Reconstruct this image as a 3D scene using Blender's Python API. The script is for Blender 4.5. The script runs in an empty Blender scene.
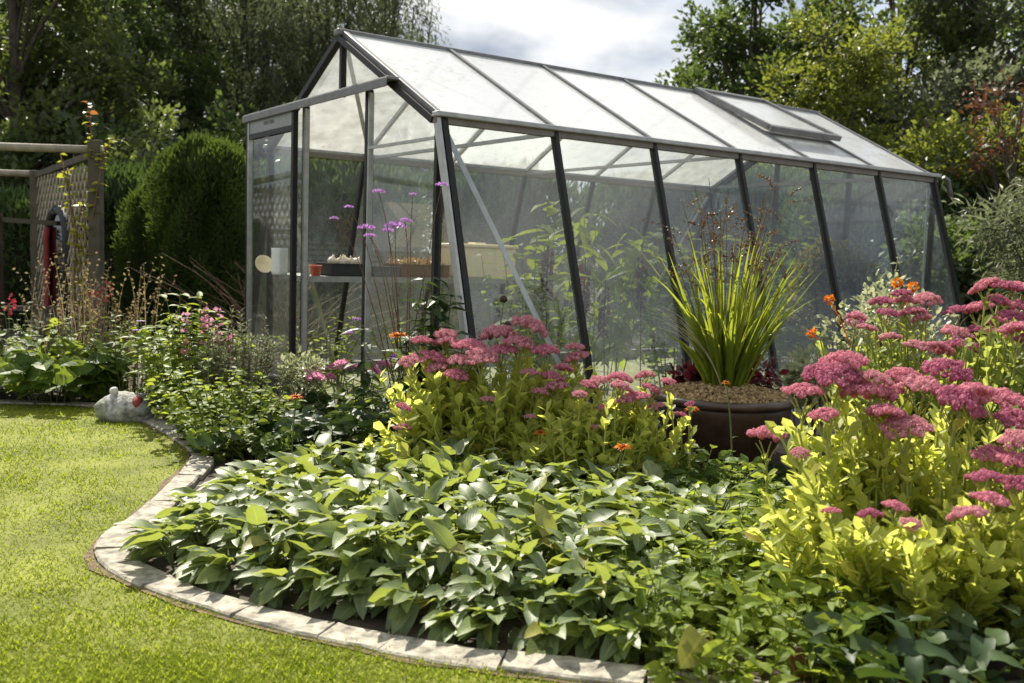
import bpy, math, random
import numpy as np
from mathutils import Vector, Matrix

PI = math.pi
scene = bpy.context.scene
COL = scene.collection
R = np.random.default_rng(11)

# ------------------------------------------------------------------ camera
F_PX, HOR, ROLL, EYE = 968.0, 253.5, 0.0318, 1.0
PITCH = math.atan((341.5 - HOR) / F_PX)
_r = np.array([1., 0, 0]); _f = np.array([0, math.cos(PITCH), -math.sin(PITCH)]); _u = np.array([0, math.sin(PITCH), math.cos(PITCH)])
_cr = math.cos(ROLL) * _r + math.sin(ROLL) * _u
_cu = -math.sin(ROLL) * _r + math.cos(ROLL) * _u

def ray(px, py):
    return _f * F_PX + _cr * (px - 512.0) - _cu * (py - 341.5)
def at(px, py, z=0.0):
    "point of the horizontal plane at height z"
    d = ray(px, py); t = (z - EYE) / d[2]
    return np.array([d[0] * t, d[1] * t, z])
def atd(px, py, Y):
    "point at forward distance Y"
    d = ray(px, py); t = Y / d[1]
    return np.array([d[0] * t, Y, EYE + d[2] * t])

cam = bpy.data.cameras.new('camera'); camo = bpy.data.objects.new('camera', cam); COL.objects.link(camo)
m = Matrix(((_cr[0], _cu[0], -_f[0], 0), (_cr[1], _cu[1], -_f[1], 0), (_cr[2], _cu[2], -_f[2], EYE), (0, 0, 0, 1)))
camo.matrix_world = m
cam.sensor_width = 36; cam.lens = F_PX * 36 / 1024; cam.clip_end = 3000; cam.clip_start = 0.05
cam.dof.use_dof = True; cam.dof.focus_distance = 4.0; cam.dof.aperture_fstop = 3.6
scene.camera = camo

# ------------------------------------------------------------------ light
SUN_EL, SUN_AZ = math.radians(45), math.radians(-27)      # azimuth from +Y, negative = left
sd = np.array([math.sin(SUN_AZ) * math.cos(SUN_EL), math.cos(SUN_AZ) * math.cos(SUN_EL), math.sin(SUN_EL)])
sl = bpy.data.lights.new('sun', 'SUN'); sl.energy = 5.0; sl.angle = math.radians(0.53); sl.color = (1, .93, .80)
so = bpy.data.objects.new('sun', sl); COL.objects.link(so); so.location = (0, 0, 20)
so.rotation_euler = Vector(sd).to_track_quat('Z', 'Y').to_euler()

world = bpy.data.worlds.new('World'); scene.world = world; world.use_nodes = True
nt = world.node_tree; nt.nodes.clear()
def N(nt, t, **k):
    n = nt.nodes.new(t)
    for a, v in k.items():
        if a.startswith('i_'):
            key = a[2:]; key = int(key) if key.isdigit() else key.replace('_', ' ')
            n.inputs[key].default_value = v
        else: setattr(n, a, v)
    return n
def L(nt, a, b): nt.links.new(a, b)
sky = N(nt, 'ShaderNodeTexSky', sky_type='NISHITA', sun_disc=False, sun_elevation=SUN_EL, sun_rotation=SUN_AZ, air_density=1.0, dust_density=1.6)
tc = N(nt, 'ShaderNodeTexCoord'); mp = N(nt, 'ShaderNodeMapping'); mp.inputs['Scale'].default_value = (1, 1, 2.2); mp.inputs['Location'].default_value = (.35, .1, .2)
no = N(nt, 'ShaderNodeTexNoise', i_Scale=2.0, i_Detail=7.0, i_Roughness=.55)
L(nt, tc.outputs['Generated'], mp.inputs['Vector']); L(nt, mp.outputs['Vector'], no.inputs['Vector'])
rp = N(nt, 'ShaderNodeValToRGB'); rp.color_ramp.elements[0].position = .28; rp.color_ramp.elements[0].color = (0, 0, 0, 1); rp.color_ramp.elements[1].position = .50
no2 = N(nt, 'ShaderNodeTexNoise', i_Scale=4.5, i_Detail=6.0); L(nt, mp.outputs['Vector'], no2.inputs['Vector'])
rc = N(nt, 'ShaderNodeValToRGB'); rc.color_ramp.elements[0].position = .38; rc.color_ramp.elements[0].color = (2.3, 2.75, 3.6, 1); rc.color_ramp.elements[1].position = .62; rc.color_ramp.elements[1].color = (8.8, 8.7, 8.5, 1)
L(nt, no.outputs['Fac'], rp.inputs['Fac']); L(nt, no2.outputs['Fac'], rc.inputs['Fac'])
mx = N(nt, 'ShaderNodeMix', data_type='RGBA')
L(nt, rp.outputs['Color'], mx.inputs[0]); L(nt, sky.outputs['Color'], mx.inputs[6]); L(nt, rc.outputs['Color'], mx.inputs[7])
bg = N(nt, 'ShaderNodeBackground', i_Strength=.076); ow = N(nt, 'ShaderNodeOutputWorld')
L(nt, mx.outputs[2], bg.inputs['Color']); L(nt, bg.outputs[0], ow.inputs['Surface'])

scene.view_settings.view_transform = 'Standard'; scene.view_settings.look = 'None'; scene.view_settings.exposure = 1.0; scene.view_settings.gamma = 1
scene.render.engine = 'CYCLES'
cy = scene.cycles; cy.max_bounces = 12; cy.transparent_max_bounces = 24; cy.transmission_bounces = 8; cy.diffuse_bounces = 4; cy.glossy_bounces = 4
cy.sample_clamp_indirect = 4.0; cy.use_denoising = True
try: cy.denoiser = 'OPENIMAGEDENOISE'
except Exception: pass

# ------------------------------------------------------------------ materials
def mat(name):
    m_ = bpy.data.materials.new(name); m_.use_nodes = True; t = m_.node_tree; t.nodes.clear()
    return m_, t, N(t, 'ShaderNodeOutputMaterial')

def leaf_mat(name, c1, c2, trans=None, tw=.42, rough=.45, spec=.4, veins=False, tscale=2.0, odd=None):
    m_, t, o = mat(name)
    g = N(t, 'ShaderNodeNewGeometry'); rr = N(t, 'ShaderNodeValToRGB')
    rr.color_ramp.elements[0].color = (*c1, 1); rr.color_ramp.elements[1].color = (*c2, 1)
    if odd:
        rr.color_ramp.elements[1].position = .965; e_ = rr.color_ramp.elements.new(.985); e_.color = (*odd, 1)
    L(t, g.outputs['Random Per Island'], rr.inputs['Fac'])
    nz = N(t, 'ShaderNodeTexNoise', i_Scale=28.0, i_Detail=3.0); tcn = N(t, 'ShaderNodeTexCoord'); L(t, tcn.outputs['Object'], nz.inputs['Vector'])
    mr = N(t, 'ShaderNodeMapRange'); mr.inputs['From Min'].default_value = .3; mr.inputs['From Max'].default_value = .7; mr.inputs['To Min'].default_value = .78; mr.inputs['To Max'].default_value = 1.22
    L(t, nz.outputs['Fac'], mr.inputs['Value'])
    hv = N(t, 'ShaderNodeHueSaturation'); L(t, rr.outputs['Color'], hv.inputs['Color']); L(t, mr.outputs['Result'], hv.inputs['Value'])
    col = hv.outputs['Color']
    pb = N(t, 'ShaderNodeBsdfPrincipled', i_Roughness=rough)
    pb.inputs['Specular IOR Level'].default_value = spec
    if veins:
        uv = N(t, 'ShaderNodeUVMap'); sx = N(t, 'ShaderNodeSeparateXYZ'); L(t, uv.outputs['UV'], sx.inputs[0])
        ab = N(t, 'ShaderNodeMath', operation='ABSOLUTE'); L(t, sx.outputs['X'], ab.inputs[0])
        # side veins slant forward: sin(40*(v - .5|u|))
        m1 = N(t, 'ShaderNodeMath', operation='MULTIPLY_ADD'); L(t, ab.outputs[0], m1.inputs[0]); m1.inputs[1].default_value = -.45; L(t, sx.outputs['Y'], m1.inputs[2])
        m2 = N(t, 'ShaderNodeMath', operation='MULTIPLY'); L(t, m1.outputs[0], m2.inputs[0]); m2.inputs[1].default_value = 52
        m3 = N(t, 'ShaderNodeMath', operation='SINE'); L(t, m2.outputs[0], m3.inputs[0])
        mid = N(t, 'ShaderNodeMapRange'); L(t, ab.outputs[0], mid.inputs['Value']); mid.inputs['From Min'].default_value = .0; mid.inputs['From Max'].default_value = .12; mid.inputs['To Min'].default_value = 1; mid.inputs['To Max'].default_value = 0
        mm = N(t, 'ShaderNodeMix', data_type='RGBA'); L(t, mid.outputs['Result'], mm.inputs[0]); L(t, col, mm.inputs[6]); mm.inputs[7].default_value = (c2[0] * 1.6 + .03, c2[1] * 1.5 + .03, c2[2] * 1.4, 1)
        col = mm.outputs[2]
        bp = N(t, 'ShaderNodeBump', i_Strength=.10, i_Distance=.003); L(t, m3.outputs[0], bp.inputs['Height']); L(t, bp.outputs['Normal'], pb.inputs['Normal'])
    L(t, col, pb.inputs['Base Color'])
    tr = N(t, 'ShaderNodeBsdfTranslucent')
    if trans is None: trans = tuple(min(1, x * tscale) for x in c2)
    mt = N(t, 'ShaderNodeMix', data_type='RGBA', blend_type='MULTIPLY'); mt.inputs[0].default_value = 1
    sc_ = N(t, 'ShaderNodeMix', data_type='RGBA'); sc_.inputs[0].default_value = .7; L(t, col, sc_.inputs[6]); sc_.inputs[7].default_value = (*trans, 1)
    L(t, sc_.outputs[2], tr.inputs['Color'])
    ms = N(t, 'ShaderNodeMixShader'); ms.inputs[0].default_value = tw
    L(t, pb.outputs[0], ms.inputs[1]); L(t, tr.outputs[0], ms.inputs[2]); L(t, ms.outputs[0], o.inputs['Surface'])
    return m_

def plain(name, c, rough=.6, metal=0.0, noise=.25, nscale=20, bump=0.0, spec=.5, c2=None):
    m_, t, o = mat(name)
    pb = N(t, 'ShaderNodeBsdfPrincipled', i_Roughness=rough, i_Metallic=metal); pb.inputs['Specular IOR Level'].default_value = spec
    tcn = N(t, 'ShaderNodeTexCoord'); nz = N(t, 'ShaderNodeTexNoise', i_Scale=float(nscale), i_Detail=6.0, i_Roughness=.6); L(t, tcn.outputs['Object'], nz.inputs['Vector'])
    rr = N(t, 'ShaderNodeValToRGB'); rr.color_ramp.elements[0].position = .3; rr.color_ramp.elements[1].position = .7
    rr.color_ramp.elements[0].color = (*[x * (1 - noise) for x in c], 1)
    rr.color_ramp.elements[1].color = (*(c2 if c2 else [min(1, x * (1 + noise)) for x in c]), 1)
    L(t, nz.outputs['Fac'], rr.inputs['Fac']); L(t, rr.outputs['Color'], pb.inputs['Base Color'])
    if bump:
        bp = N(t, 'ShaderNodeBump', i_Strength=bump, i_Distance=.02); L(t, nz.outputs['Fac'], bp.inputs['Height']); L(t, bp.outputs['Normal'], pb.inputs['Normal'])
    L(t, pb.outputs[0], o.inputs['Surface'])
    return m_

def schlick(t, f0):
    lw_ = N(t, 'ShaderNodeLayerWeight', i_Blend=.5); p5 = N(t, 'ShaderNodeMath', operation='POWER'); L(t, lw_.outputs['Facing'], p5.inputs[0]); p5.inputs[1].default_value = 5
    ma = N(t, 'ShaderNodeMath', operation='MULTIPLY_ADD'); L(t, p5.outputs[0], ma.inputs[0]); ma.inputs[1].default_value = 1 - f0; ma.inputs[2].default_value = f0
    return ma.outputs[0]
def glass_mat(name, dust=.20, dcol=(.62, .68, .72), scale=3.0):
    "dusty horticultural glass: mostly clear, a film of dried dust and rain marks, weak mirror"
    m_, t, o = mat(name)
    tr = N(t, 'ShaderNodeBsdfTransparent'); tr.inputs['Color'].default_value = (.90, .94, .93, 1)
    df = N(t, 'ShaderNodeBsdfDiffuse'); df.inputs['Color'].default_value = (*dcol, 1)
    tl = N(t, 'ShaderNodeBsdfTranslucent'); tl.inputs['Color'].default_value = (*dcol, 1)
    dm = N(t, 'ShaderNodeMixShader'); dm.inputs[0].default_value = .6; L(t, df.outputs[0], dm.inputs[1]); L(t, tl.outputs[0], dm.inputs[2])
    tcn = N(t, 'ShaderNodeTexCoord'); mpn = N(t, 'ShaderNodeMapping'); mpn.inputs['Scale'].default_value = (1, 1, .16)
    oi = N(t, 'ShaderNodeObjectInfo'); vm = N(t, 'ShaderNodeVectorMath', operation='MULTIPLY_ADD'); L(t, oi.outputs['Random'], vm.inputs[0]); vm.inputs[1].default_value = (17, 9, 5); L(t, tcn.outputs['Object'], vm.inputs[2]); L(t, vm.outputs[0], mpn.inputs['Vector'])
    n1 = N(t, 'ShaderNodeTexNoise', i_Scale=scale, i_Detail=5.0, i_Roughness=.6); L(t, mpn.outputs['Vector'], n1.inputs['Vector'])
    n2 = N(t, 'ShaderNodeTexNoise', i_Scale=60.0, i_Detail=3.0); L(t, mpn.outputs['Vector'], n2.inputs['Vector'])
    ad = N(t, 'ShaderNodeMath', operation='MULTIPLY_ADD'); L(t, n2.outputs['Fac'], ad.inputs[0]); ad.inputs[1].default_value = .35; L(t, n1.outputs['Fac'], ad.inputs[2])
    mr = N(t, 'ShaderNodeMapRange'); L(t, ad.outputs[0], mr.inputs['Value']); mr.inputs['From Min'].default_value = .45; mr.inputs['From Max'].default_value = .95; mr.inputs['To Min'].default_value = dust * .45; mr.inputs['To Max'].default_value = dust * 1.7
    pv = N(t, 'ShaderNodeMapRange'); L(t, oi.outputs['Random'], pv.inputs['Value']); pv.inputs['To Min'].default_value = .65; pv.inputs['To Max'].default_value = 1.35
    pm_ = N(t, 'ShaderNodeMath', operation='MULTIPLY'); L(t, mr.outputs['Result'], pm_.inputs[0]); L(t, pv.outputs['Result'], pm_.inputs[1])
    a = N(t, 'ShaderNodeMixShader'); L(t, pm_.outputs[0], a.inputs[0]); L(t, tr.outputs[0], a.inputs[1]); L(t, dm.outputs[0], a.inputs[2])
    gl = N(t, 'ShaderNodeBsdfGlossy', i_Roughness=.03); 
    fac_ = schlick(t, .07)
    b = N(t, 'ShaderNodeMixShader'); L(t, fac_, b.inputs[0]); L(t, a.outputs[0], b.inputs[1]); L(t, gl.outputs[0], b.inputs[2])
    L(t, b.outputs[0], o.inputs['Surface'])
    return m_

def roof_mat(name, cov0=.95, cov1=.78, trs=.30):
    "frosted rolled glass on the roof"
    m_, t, o = mat(name)
    df = N(t, 'ShaderNodeBsdfDiffuse'); df.inputs['Color'].default_value = (.94, .95, .94, 1)
    tl = N(t, 'ShaderNodeBsdfTranslucent'); tl.inputs['Color'].default_value = (.93, .92, .86, 1)
    dm = N(t, 'ShaderNodeMixShader'); dm.inputs[0].default_value = trs; L(t, df.outputs[0], dm.inputs[1]); L(t, tl.outputs[0], dm.inputs[2])
    tr = N(t, 'ShaderNodeBsdfTransparent'); tr.inputs['Color'].default_value = (.92, .95, .94, 1)
    tcg = N(t, 'ShaderNodeTexCoord'); ng = N(t, 'ShaderNodeTexNoise', i_Scale=26.0, i_Detail=6.0, i_Roughness=.7); L(t, tcg.outputs['Object'], ng.inputs['Vector'])
    ng2 = N(t, 'ShaderNodeTexNoise', i_Scale=2.2, i_Detail=4.0); L(t, tcg.outputs['Object'], ng2.inputs['Vector'])
    sm_ = N(t, 'ShaderNodeMath', operation='MULTIPLY_ADD'); L(t, ng2.outputs['Fac'], sm_.inputs[0]); sm_.inputs[1].default_value = .35; L(t, ng.outputs['Fac'], sm_.inputs[2])
    rg_ = N(t, 'ShaderNodeValToRGB'); rg_.color_ramp.elements[0].position = .74; rg_.color_ramp.elements[0].color = (.94, .95, .94, 1); rg_.color_ramp.elements[1].position = .94; rg_.color_ramp.elements[1].color = (.55, .53, .42, 1)
    L(t, sm_.outputs[0], rg_.inputs['Fac']); L(t, rg_.outputs['Color'], df.inputs['Color']); L(t, rg_.outputs['Color'], tl.inputs['Color'])
    tcn = N(t, 'ShaderNodeTexCoord'); nz = N(t, 'ShaderNodeTexNoise', i_Scale=9.0, i_Detail=5.0); L(t, tcn.outputs['Object'], nz.inputs['Vector'])
    mr = N(t, 'ShaderNodeMapRange'); L(t, nz.outputs['Fac'], mr.inputs['Value']); mr.inputs['From Min'].default_value = .3; mr.inputs['From Max'].default_value = .7; mr.inputs['To Min'].default_value = cov0; mr.inputs['To Max'].default_value = cov1
    a = N(t, 'ShaderNodeMixShader'); L(t, mr.outputs['Result'], a.inputs[0]); L(t, tr.outputs[0], a.inputs[1]); L(t, dm.outputs[0], a.inputs[2])
    gl = N(t, 'ShaderNodeBsdfGlossy', i_Roughness=.12); fac_ = schlick(t, .08)
    n3 = N(t, 'ShaderNodeTexNoise', i_Scale=90.0, i_Detail=2.0); L(t, tcn.outputs['Object'], n3.inputs['Vector'])
    bp = N(t, 'ShaderNodeBump', i_Strength=.15, i_Distance=.003); L(t, n3.outputs['Fac'], bp.inputs['Height']); L(t, bp.outputs['Normal'], gl.inputs['Normal'])
    b = N(t, 'ShaderNodeMixShader'); L(t, fac_, b.inputs[0]); L(t, a.outputs[0], b.inputs[1]); L(t, gl.outputs[0], b.inputs[2])
    L(t, b.outputs[0], o.inputs['Surface'])
    return m_

# ------------------------------------------------------------------ mesh builder
class MB:
    def __init__(s): s.v = []; s.f = []; s.uv = []; s.n = 0; s.sm = []
    def add(s, V, Fs, UV=None, smooth=False):
        V = np.asarray(V, float).reshape(-1, 3)
        s.v.append(V)
        for f in Fs:
            f = np.asarray(f, np.int64)
            if f.ndim == 1: f = f[None]
            s.f.append(f + s.n); s.sm.append((len(f), smooth))
        s.uv.append(np.zeros((len(V), 2)) if UV is None else np.asarray(UV, float)); s.n += len(V)
        return s
    def batch(s, tpl, P, A, H, S, W=None, smooth=False):
        "copies of a leaf template: base P, axis A, normal hint H, length S, width factor W"
        TV, TF, TU = tpl
        P = np.atleast_2d(P); n = len(P)
        if n == 0: return s
        A = A / (np.linalg.norm(A, axis=1, keepdims=True) + 1e-9)
        X = np.cross(A, H); X /= (np.linalg.norm(X, axis=1, keepdims=True) + 1e-9); Z = np.cross(X, A)
        S = np.broadcast_to(np.asarray(S, float), (n,)); W = S if W is None else np.broadcast_to(np.asarray(W, float), (n,)) * S
        V = P[:, None] + TV[None, :, :1] * W[:, None, None] * X[:, None] + TV[None, :, 1:2] * S[:, None, None] * A[:, None] + TV[None, :, 2:3] * S[:, None, None] * Z[:, None]
        k = len(TV)
        off = s.n + np.arange(n) * k
        s.v.append(V.reshape(-1, 3)); s.uv.append(np.tile(TU, (n, 1)))
        f = (TF[None] + off[:, None, None]).reshape(-1, TF.shape[1]); s.f.append(f); s.sm.append((len(f), smooth)); s.n += n * k
        return s
    def tube(s, P, rad, k=6, cap=True):
        P = np.asarray(P, float); n = len(P); rad = np.broadcast_to(np.asarray(rad, float), (n,))
        T = np.gradient(P, axis=0); T /= (np.linalg.norm(T, axis=1, keepdims=True) + 1e-9)
        up = np.array([0, 0, 1.]) if abs(T[0][2]) < .9 else np.array([1., 0, 0])
        X = np.cross(T, up); X /= (np.linalg.norm(X, axis=1, keepdims=True) + 1e-9); Y = np.cross(T, X)
        a = np.arange(k) * 2 * PI / k
        V = P[:, None] + rad[:, None, None] * (np.cos(a)[None, :, None] * X[:, None] + np.sin(a)[None, :, None] * Y[:, None])
        i = np.arange(n - 1)[:, None] * k; j = np.arange(k)[None]; j2 = (j + 1) % k
        F = np.stack([i + j, i + j2, i + k + j2, i + k + j], -1).reshape(-1, 4)
        fs = [F]
        if cap: fs += [np.arange(k)[None, ::-1], (n - 1) * k + np.arange(k)[None]]
        return s.add(V.reshape(-1, 3), fs, smooth=True)
    def box(s, c, size, rot=None):
        x, y, z = np.array(size) / 2
        V = np.array([[-x, -y, -z], [x, -y, -z], [x, y, -z], [-x, y, -z], [-x, -y, z], [x, -y, z], [x, y, z], [-x, y, z]])
        if rot is not None: V = V @ np.array(rot).T
        return s.add(V + np.array(c), [[[0, 3, 2, 1], [4, 5, 6, 7], [0, 1, 5, 4], [1, 2, 6, 5], [2, 3, 7, 6], [3, 0, 4, 7]]])
    def bar(s, a, b, w, h, up=(0, 0, 1)):
        "rectangular bar from a to b: w across, h along up"
        a = np.array(a, float); b = np.array(b, float); d = b - a; l = np.linalg.norm(d); d /= l
        up = np.array(up, float); x = np.cross(d, up); x /= np.linalg.norm(x); z = np.cross(x, d)
        return s.box((a + b) / 2, (w, l, h), np.stack([x, d, z], 1))
    def lathe(s, prof, k=40, c=(0, 0, 0), smooth=True, jit=None):
        prof = np.array(prof, float); n = len(prof); a = np.arange(k) * 2 * PI / k
        V = np.stack([prof[:, 0, None] * np.cos(a), prof[:, 0, None] * np.sin(a), np.repeat(prof[:, 1, None], k, 1)], -1)
        i = np.arange(n - 1)[:, None] * k; j = np.arange(k)[None]; j2 = (j + 1) % k
        F = np.stack([i + j, i + j2, i + k + j2, i + k + j], -1).reshape(-1, 4)
        fs = [F]
        if prof[0, 0] > 1e-4: fs.append(np.arange(k)[None, ::-1])
        if prof[-1, 0] > 1e-4: fs.append((n - 1) * k + np.arange(k)[None])
        return s.add(V.reshape(-1, 3) + np.array(c), fs, smooth=smooth)
    def mesh(s, name, material=None):
        me = bpy.data.meshes.new(name)
        V = np.concatenate(s.v); me.vertices.add(len(V)); me.vertices.foreach_set('co', V.ravel().astype(np.float32))
        li = np.concatenate([f.ravel() for f in s.f]); tot = np.concatenate([np.full(len(f), f.shape[1]) for f in s.f])
        st = np.concatenate([[0], np.cumsum(tot)[:-1]])
        me.loops.add(len(li)); me.loops.foreach_set('vertex_index', li.astype(np.int32))
        me.polygons.add(len(tot)); me.polygons.foreach_set('loop_start', st.astype(np.int32))
        try: me.polygons.foreach_set('loop_total', tot.astype(np.int32))
        except Exception: pass
        smf = np.concatenate([np.full(n, b) for n, b in s.sm]); me.polygons.foreach_set('use_smooth', smf.astype(bool))
        U = np.concatenate(s.uv)
        ul = me.uv_layers.new(name='UVMap'); ul.data.foreach_set('uv', U[li].ravel().astype(np.float32))
        me.update(calc_edges=True)
        if material: me.materials.append(material)
        return me
    def build(s, name, material, parent=None, bevel=0.0):
        o = bpy.data.objects.new(name, s.mesh(name, material)); COL.objects.link(o)
        if parent is not None: o.parent = parent
        if bevel:
            b = o.modifiers.new('bevel', 'BEVEL'); b.width = bevel; b.segments = 2; b.limit_method = 'ANGLE'
        return o

def leaf_tpl(n=4, w=.3, fold=.15, droop=.15, prof='oval', wave=0.0):
    ys = np.linspace(0, 1, n + 1); V = []; U = []
    for i, y in enumerate(ys):
        if prof == 'oval': ww = w * math.sin(PI * min(1, max(0, y)) ** .85) ** .8 if 0 < y < 1 else .0
        elif prof == 'lance': ww = w * (math.sin(PI * y ** .7) ** 1.0) if 0 < y < 1 else 0
        elif prof == 'heart': ww = w * ((1 - y) ** .65 * (y + .12) ** .28 * 1.5) if y < 1 else 0
        elif prof == 'spoon': ww = w * (y ** .9 * (1 - y) ** .45 * 2.0) if 0 < y < 1 else 0.
        if y == 0: ww = max(ww, .02)
        if y == 1: ww = .004
        z = -droop * y * y
        wv = wave * math.sin(y * 11)
        V += [(-ww, y, z + fold * ww + wv * ww), (0, y, z), (ww, y, z + fold * ww - wv * ww)]; U += [(-1 if ww else 0, y), (0, y), (1, y)]
    Fs = []
    for i in range(n):
        a = i * 3; Fs += [(a, a + 1, a + 4, a + 3), (a + 1, a + 2, a + 5, a + 4)]
    return np.array(V), np.array(Fs), np.array(U, float)
QUAD = (np.array([(0, 0, 0), (.3, .45, .06), (0, 1, -.05), (-.3, .45, .06)], float), np.array([(0, 1, 2, 3)]), np.array([(0, 0), (1, .5), (0, 1), (-1, .5)], float))
NARROW = (np.array([(0, 0, 0), (.1, .4, .03), (0, 1, -.1), (-.1, .4, .03)], float), np.array([(0, 1, 2, 3)]), np.array([(0, 0), (1, .5), (0, 1), (-1, .5)], float))
SMALL = leaf_tpl(2, .3, .25, .12)
OVAL = leaf_tpl(4, .28, .3, .22, 'oval', .1)
LANCE = leaf_tpl(4, .14, .3, .35, 'lance')
HOSTA = leaf_tpl(6, .27, .38, .36, 'heart', .16)
BIGHEART = leaf_tpl(6, .42, .25, .25, 'heart', .12)
SPOON = leaf_tpl(4, .24, .35, .06, 'spoon')

def unit(a): return a / (np.linalg.norm(a, axis=-1, keepdims=True) + 1e-9)
def rdir(rng, n): return unit(rng.normal(size=(n, 3)))

def tag(o, label, cat, group=None, kind=None):
    o['label'] = label
    if cat: o['category'] = cat
    if group: o['group'] = group
    if kind: o['kind'] = kind
    return o
def thing(name, label, cat, loc=(0, 0, 0), rz=0.0, group=None):
    o = bpy.data.objects.new(name, None); COL.objects.link(o); o.location = tuple(float(x) for x in loc); o.rotation_euler = (0, 0, rz)
    o.empty_display_size = .1
    return tag(o, label, cat, group)
def structure(o, label=None):
    o['kind'] = 'structure'
    if label: o['label'] = label
    return o

# ------------------------------------------------------------------ ground, kerb, lawn
soil = plain('dark garden soil', (.05, .036, .025), .95, noise=.5, nscale=14, bump=.6)
mb = MB(); n = 60
mb.add([(-600, -600, 0), (600, -600, 0), (600, 600, 0), (-600, 600, 0)], [[[0, 1, 2, 3]]])
structure(mb.build('ground', soil), 'dark bare garden soil')

kerb_px = [(-60, 404), (0, 406), (88, 409), (120, 417), (150, 428), (183, 449), (189, 464), (168, 488), (132, 520), (97, 546), (100, 570), (152, 597), (250, 629), (400, 662), (500, 677), (640, 694), (860, 715)]
kp = np.array([at(*p)[:2] for p in kerb_px])
kp = np.vstack([[-14, kp[0][1] + .5], [-7, kp[0][1] + .12], kp, [2.6, kp[-1][1] - .06], [9, kp[-1][1] - 1.5]])
def catmull(P, m=8):
    P = np.asarray(P, float); Q = np.vstack([2 * P[0] - P[1], P, 2 * P[-1] - P[-2]]); out = []
    for i in range(1, len(Q) - 2):
        for t in np.arange(m) / m:
            a, b, c, d = Q[i - 1:i + 3]
            out.append(.5 * ((2 * b) + (-a + c) * t + (2 * a - 5 * b + 4 * c - d) * t * t + (-a + 3 * b - 3 * c + d) * t ** 3))
    out.append(P[-1]); return np.array(out)
kc = catmull(kp, 6)
# resample by arc length
seg = np.r_[0, np.cumsum(np.linalg.norm(np.diff(kc, axis=0), axis=1))]
L_k = seg[-1]
def kat(s_): return np.stack([np.interp(s_, seg, kc[:, 0]), np.interp(s_, seg, kc[:, 1])], -1)
def ktan(s_): d = kat(np.asarray(s_) + .05) - kat(np.asarray(s_) - .05); return d / (np.linalg.norm(d, axis=-1, keepdims=True) + 1e-9)
def kin(s_, w): t = ktan(s_); return kat(s_) + np.stack([-t[..., 1], t[..., 0]], -1) * w   # towards the bed
# the bed lies to the left of the direction of travel (far left -> near right)?  far-left to right: bed is at larger Y
stone = plain('weathered edging stone', (.30, .275, .22), .9, noise=.6, nscale=26, bump=.5)
mb = MB(); s0 = 0.0; kr = np.random.default_rng(5)
while s0 < L_k - .5:
    ln = kr.uniform(.18, .42); g = .002
    ss = np.linspace(s0 + g, s0 + ln - g, 5); w = .098 + kr.uniform(-.010, .012); h = .024 + kr.uniform(-.003, .003)
    a = kat(ss) + kr.normal(0, .004, (1, 2)) + kr.normal(0, .003, (5, 2)); b = kin(ss, w) + kr.normal(0, .004, (5, 2)); tl = kr.uniform(-.003, .003)
    V = []
    for p, q in zip(a, b):
        e = (q - p) * .06
        V += [(*p, -.05), (*p, h - .006), (*(p + e), h + tl), (*(q - e), h - tl), (*q, h - .006), (*q, -.05)]
    Fs = []
    for i in range(4):
        for j in range(5): Fs.append((i * 6 + j, i * 6 + j + 1, (i + 1) * 6 + j + 1, (i + 1) * 6 + j))
    mb.add(V, [np.array(Fs)[:, ::-1], np.array([[0, 1, 2, 3, 4, 5]]), np.array([[24 + j for j in range(5, -1, -1)]])])
    s0 += ln
structure(mb.build('kerb', stone), 'curved row of pale edging stones between lawn and bed')

# lawn polygon: everything on the camera side of the kerb
lawn_m = plain('lawn thatch', (.13, .155, .020), .95, noise=.4, nscale=3, bump=.3, c2=(.21, .225, .03))
out = [tuple(p) for p in kc] + [(9, -6), (-14, -6)]
mb = MB(); mb.add([(x, y, .010) for x, y in out], [np.arange(len(out))[None]])
lw = mb.build('lawn', lawn_m)
structure(lw, 'mown lawn sunlit yellow green')
# brown worn strip between lawn and stones
mb = MB(); ss = np.linspace(0, L_k, 400); wj = .012 + .022 * np.sin(ss * 3.1) * np.sin(ss * 7.7) + R.normal(0, .006, 400)
a = kat(ss); t_ = ktan(ss); b = a - np.stack([-t_[:, 1], t_[:, 0]], 1) * np.maximum(.012, wj)[:, None]
V = np.concatenate([np.c_[a, np.full(400, .014)], np.c_[b, np.full(400, .014)]])
i = np.arange(399); mb.add(V, [np.stack([i, 400 + i, 401 + i, i + 1], 1)])
structure(mb.build('soil_strip', plain('crumbly soil edge', (.13, .085, .05), .95, noise=.5, nscale=40, bump=.6)), 'brown soil edge along the kerb')

grass_m = leaf_mat('grass blades', (.145, .20, .012), (.28, .315, .028), (.48, .58, .035), .45, .6, .12)
def inside_lawn(P):
    d = np.full(len(P), 9.); sd_ = np.zeros(len(P)); 
    ss = np.linspace(0, L_k, 900); C = kat(ss); T = ktan(ss)
    for k0 in range(0, len(P), 20000):
        q = P[k0:k0 + 20000]; D = ((q[:, None] - C[None]) ** 2).sum(-1); j = D.argmin(1)
        v = q - C[j]; cr = T[j, 0] * v[:, 1] - T[j, 1] * v[:, 0]; sd_[k0:k0 + 20000] = cr; d[k0:k0 + 20000] = np.sqrt(D[np.arange(len(q)), j])
    return (sd_ < 0), d
gr = np.random.default_rng(3); NG = 560000
Y = 1.9 + (8.2 - 1.9) * gr.random(NG) ** 1.9; X = gr.uniform(-1, 1, NG) * (Y * .62 + .9)
P = np.c_[X, Y]; keep = (X < 1.5) & (X > -Y * .60 - .9); P = P[keep]
ins, dd = inside_lawn(P); 
jit = gr.random(len(P)); ins |= ((dd < .03) & (jit < .35)); P = P[ins]; n = len(P)
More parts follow.
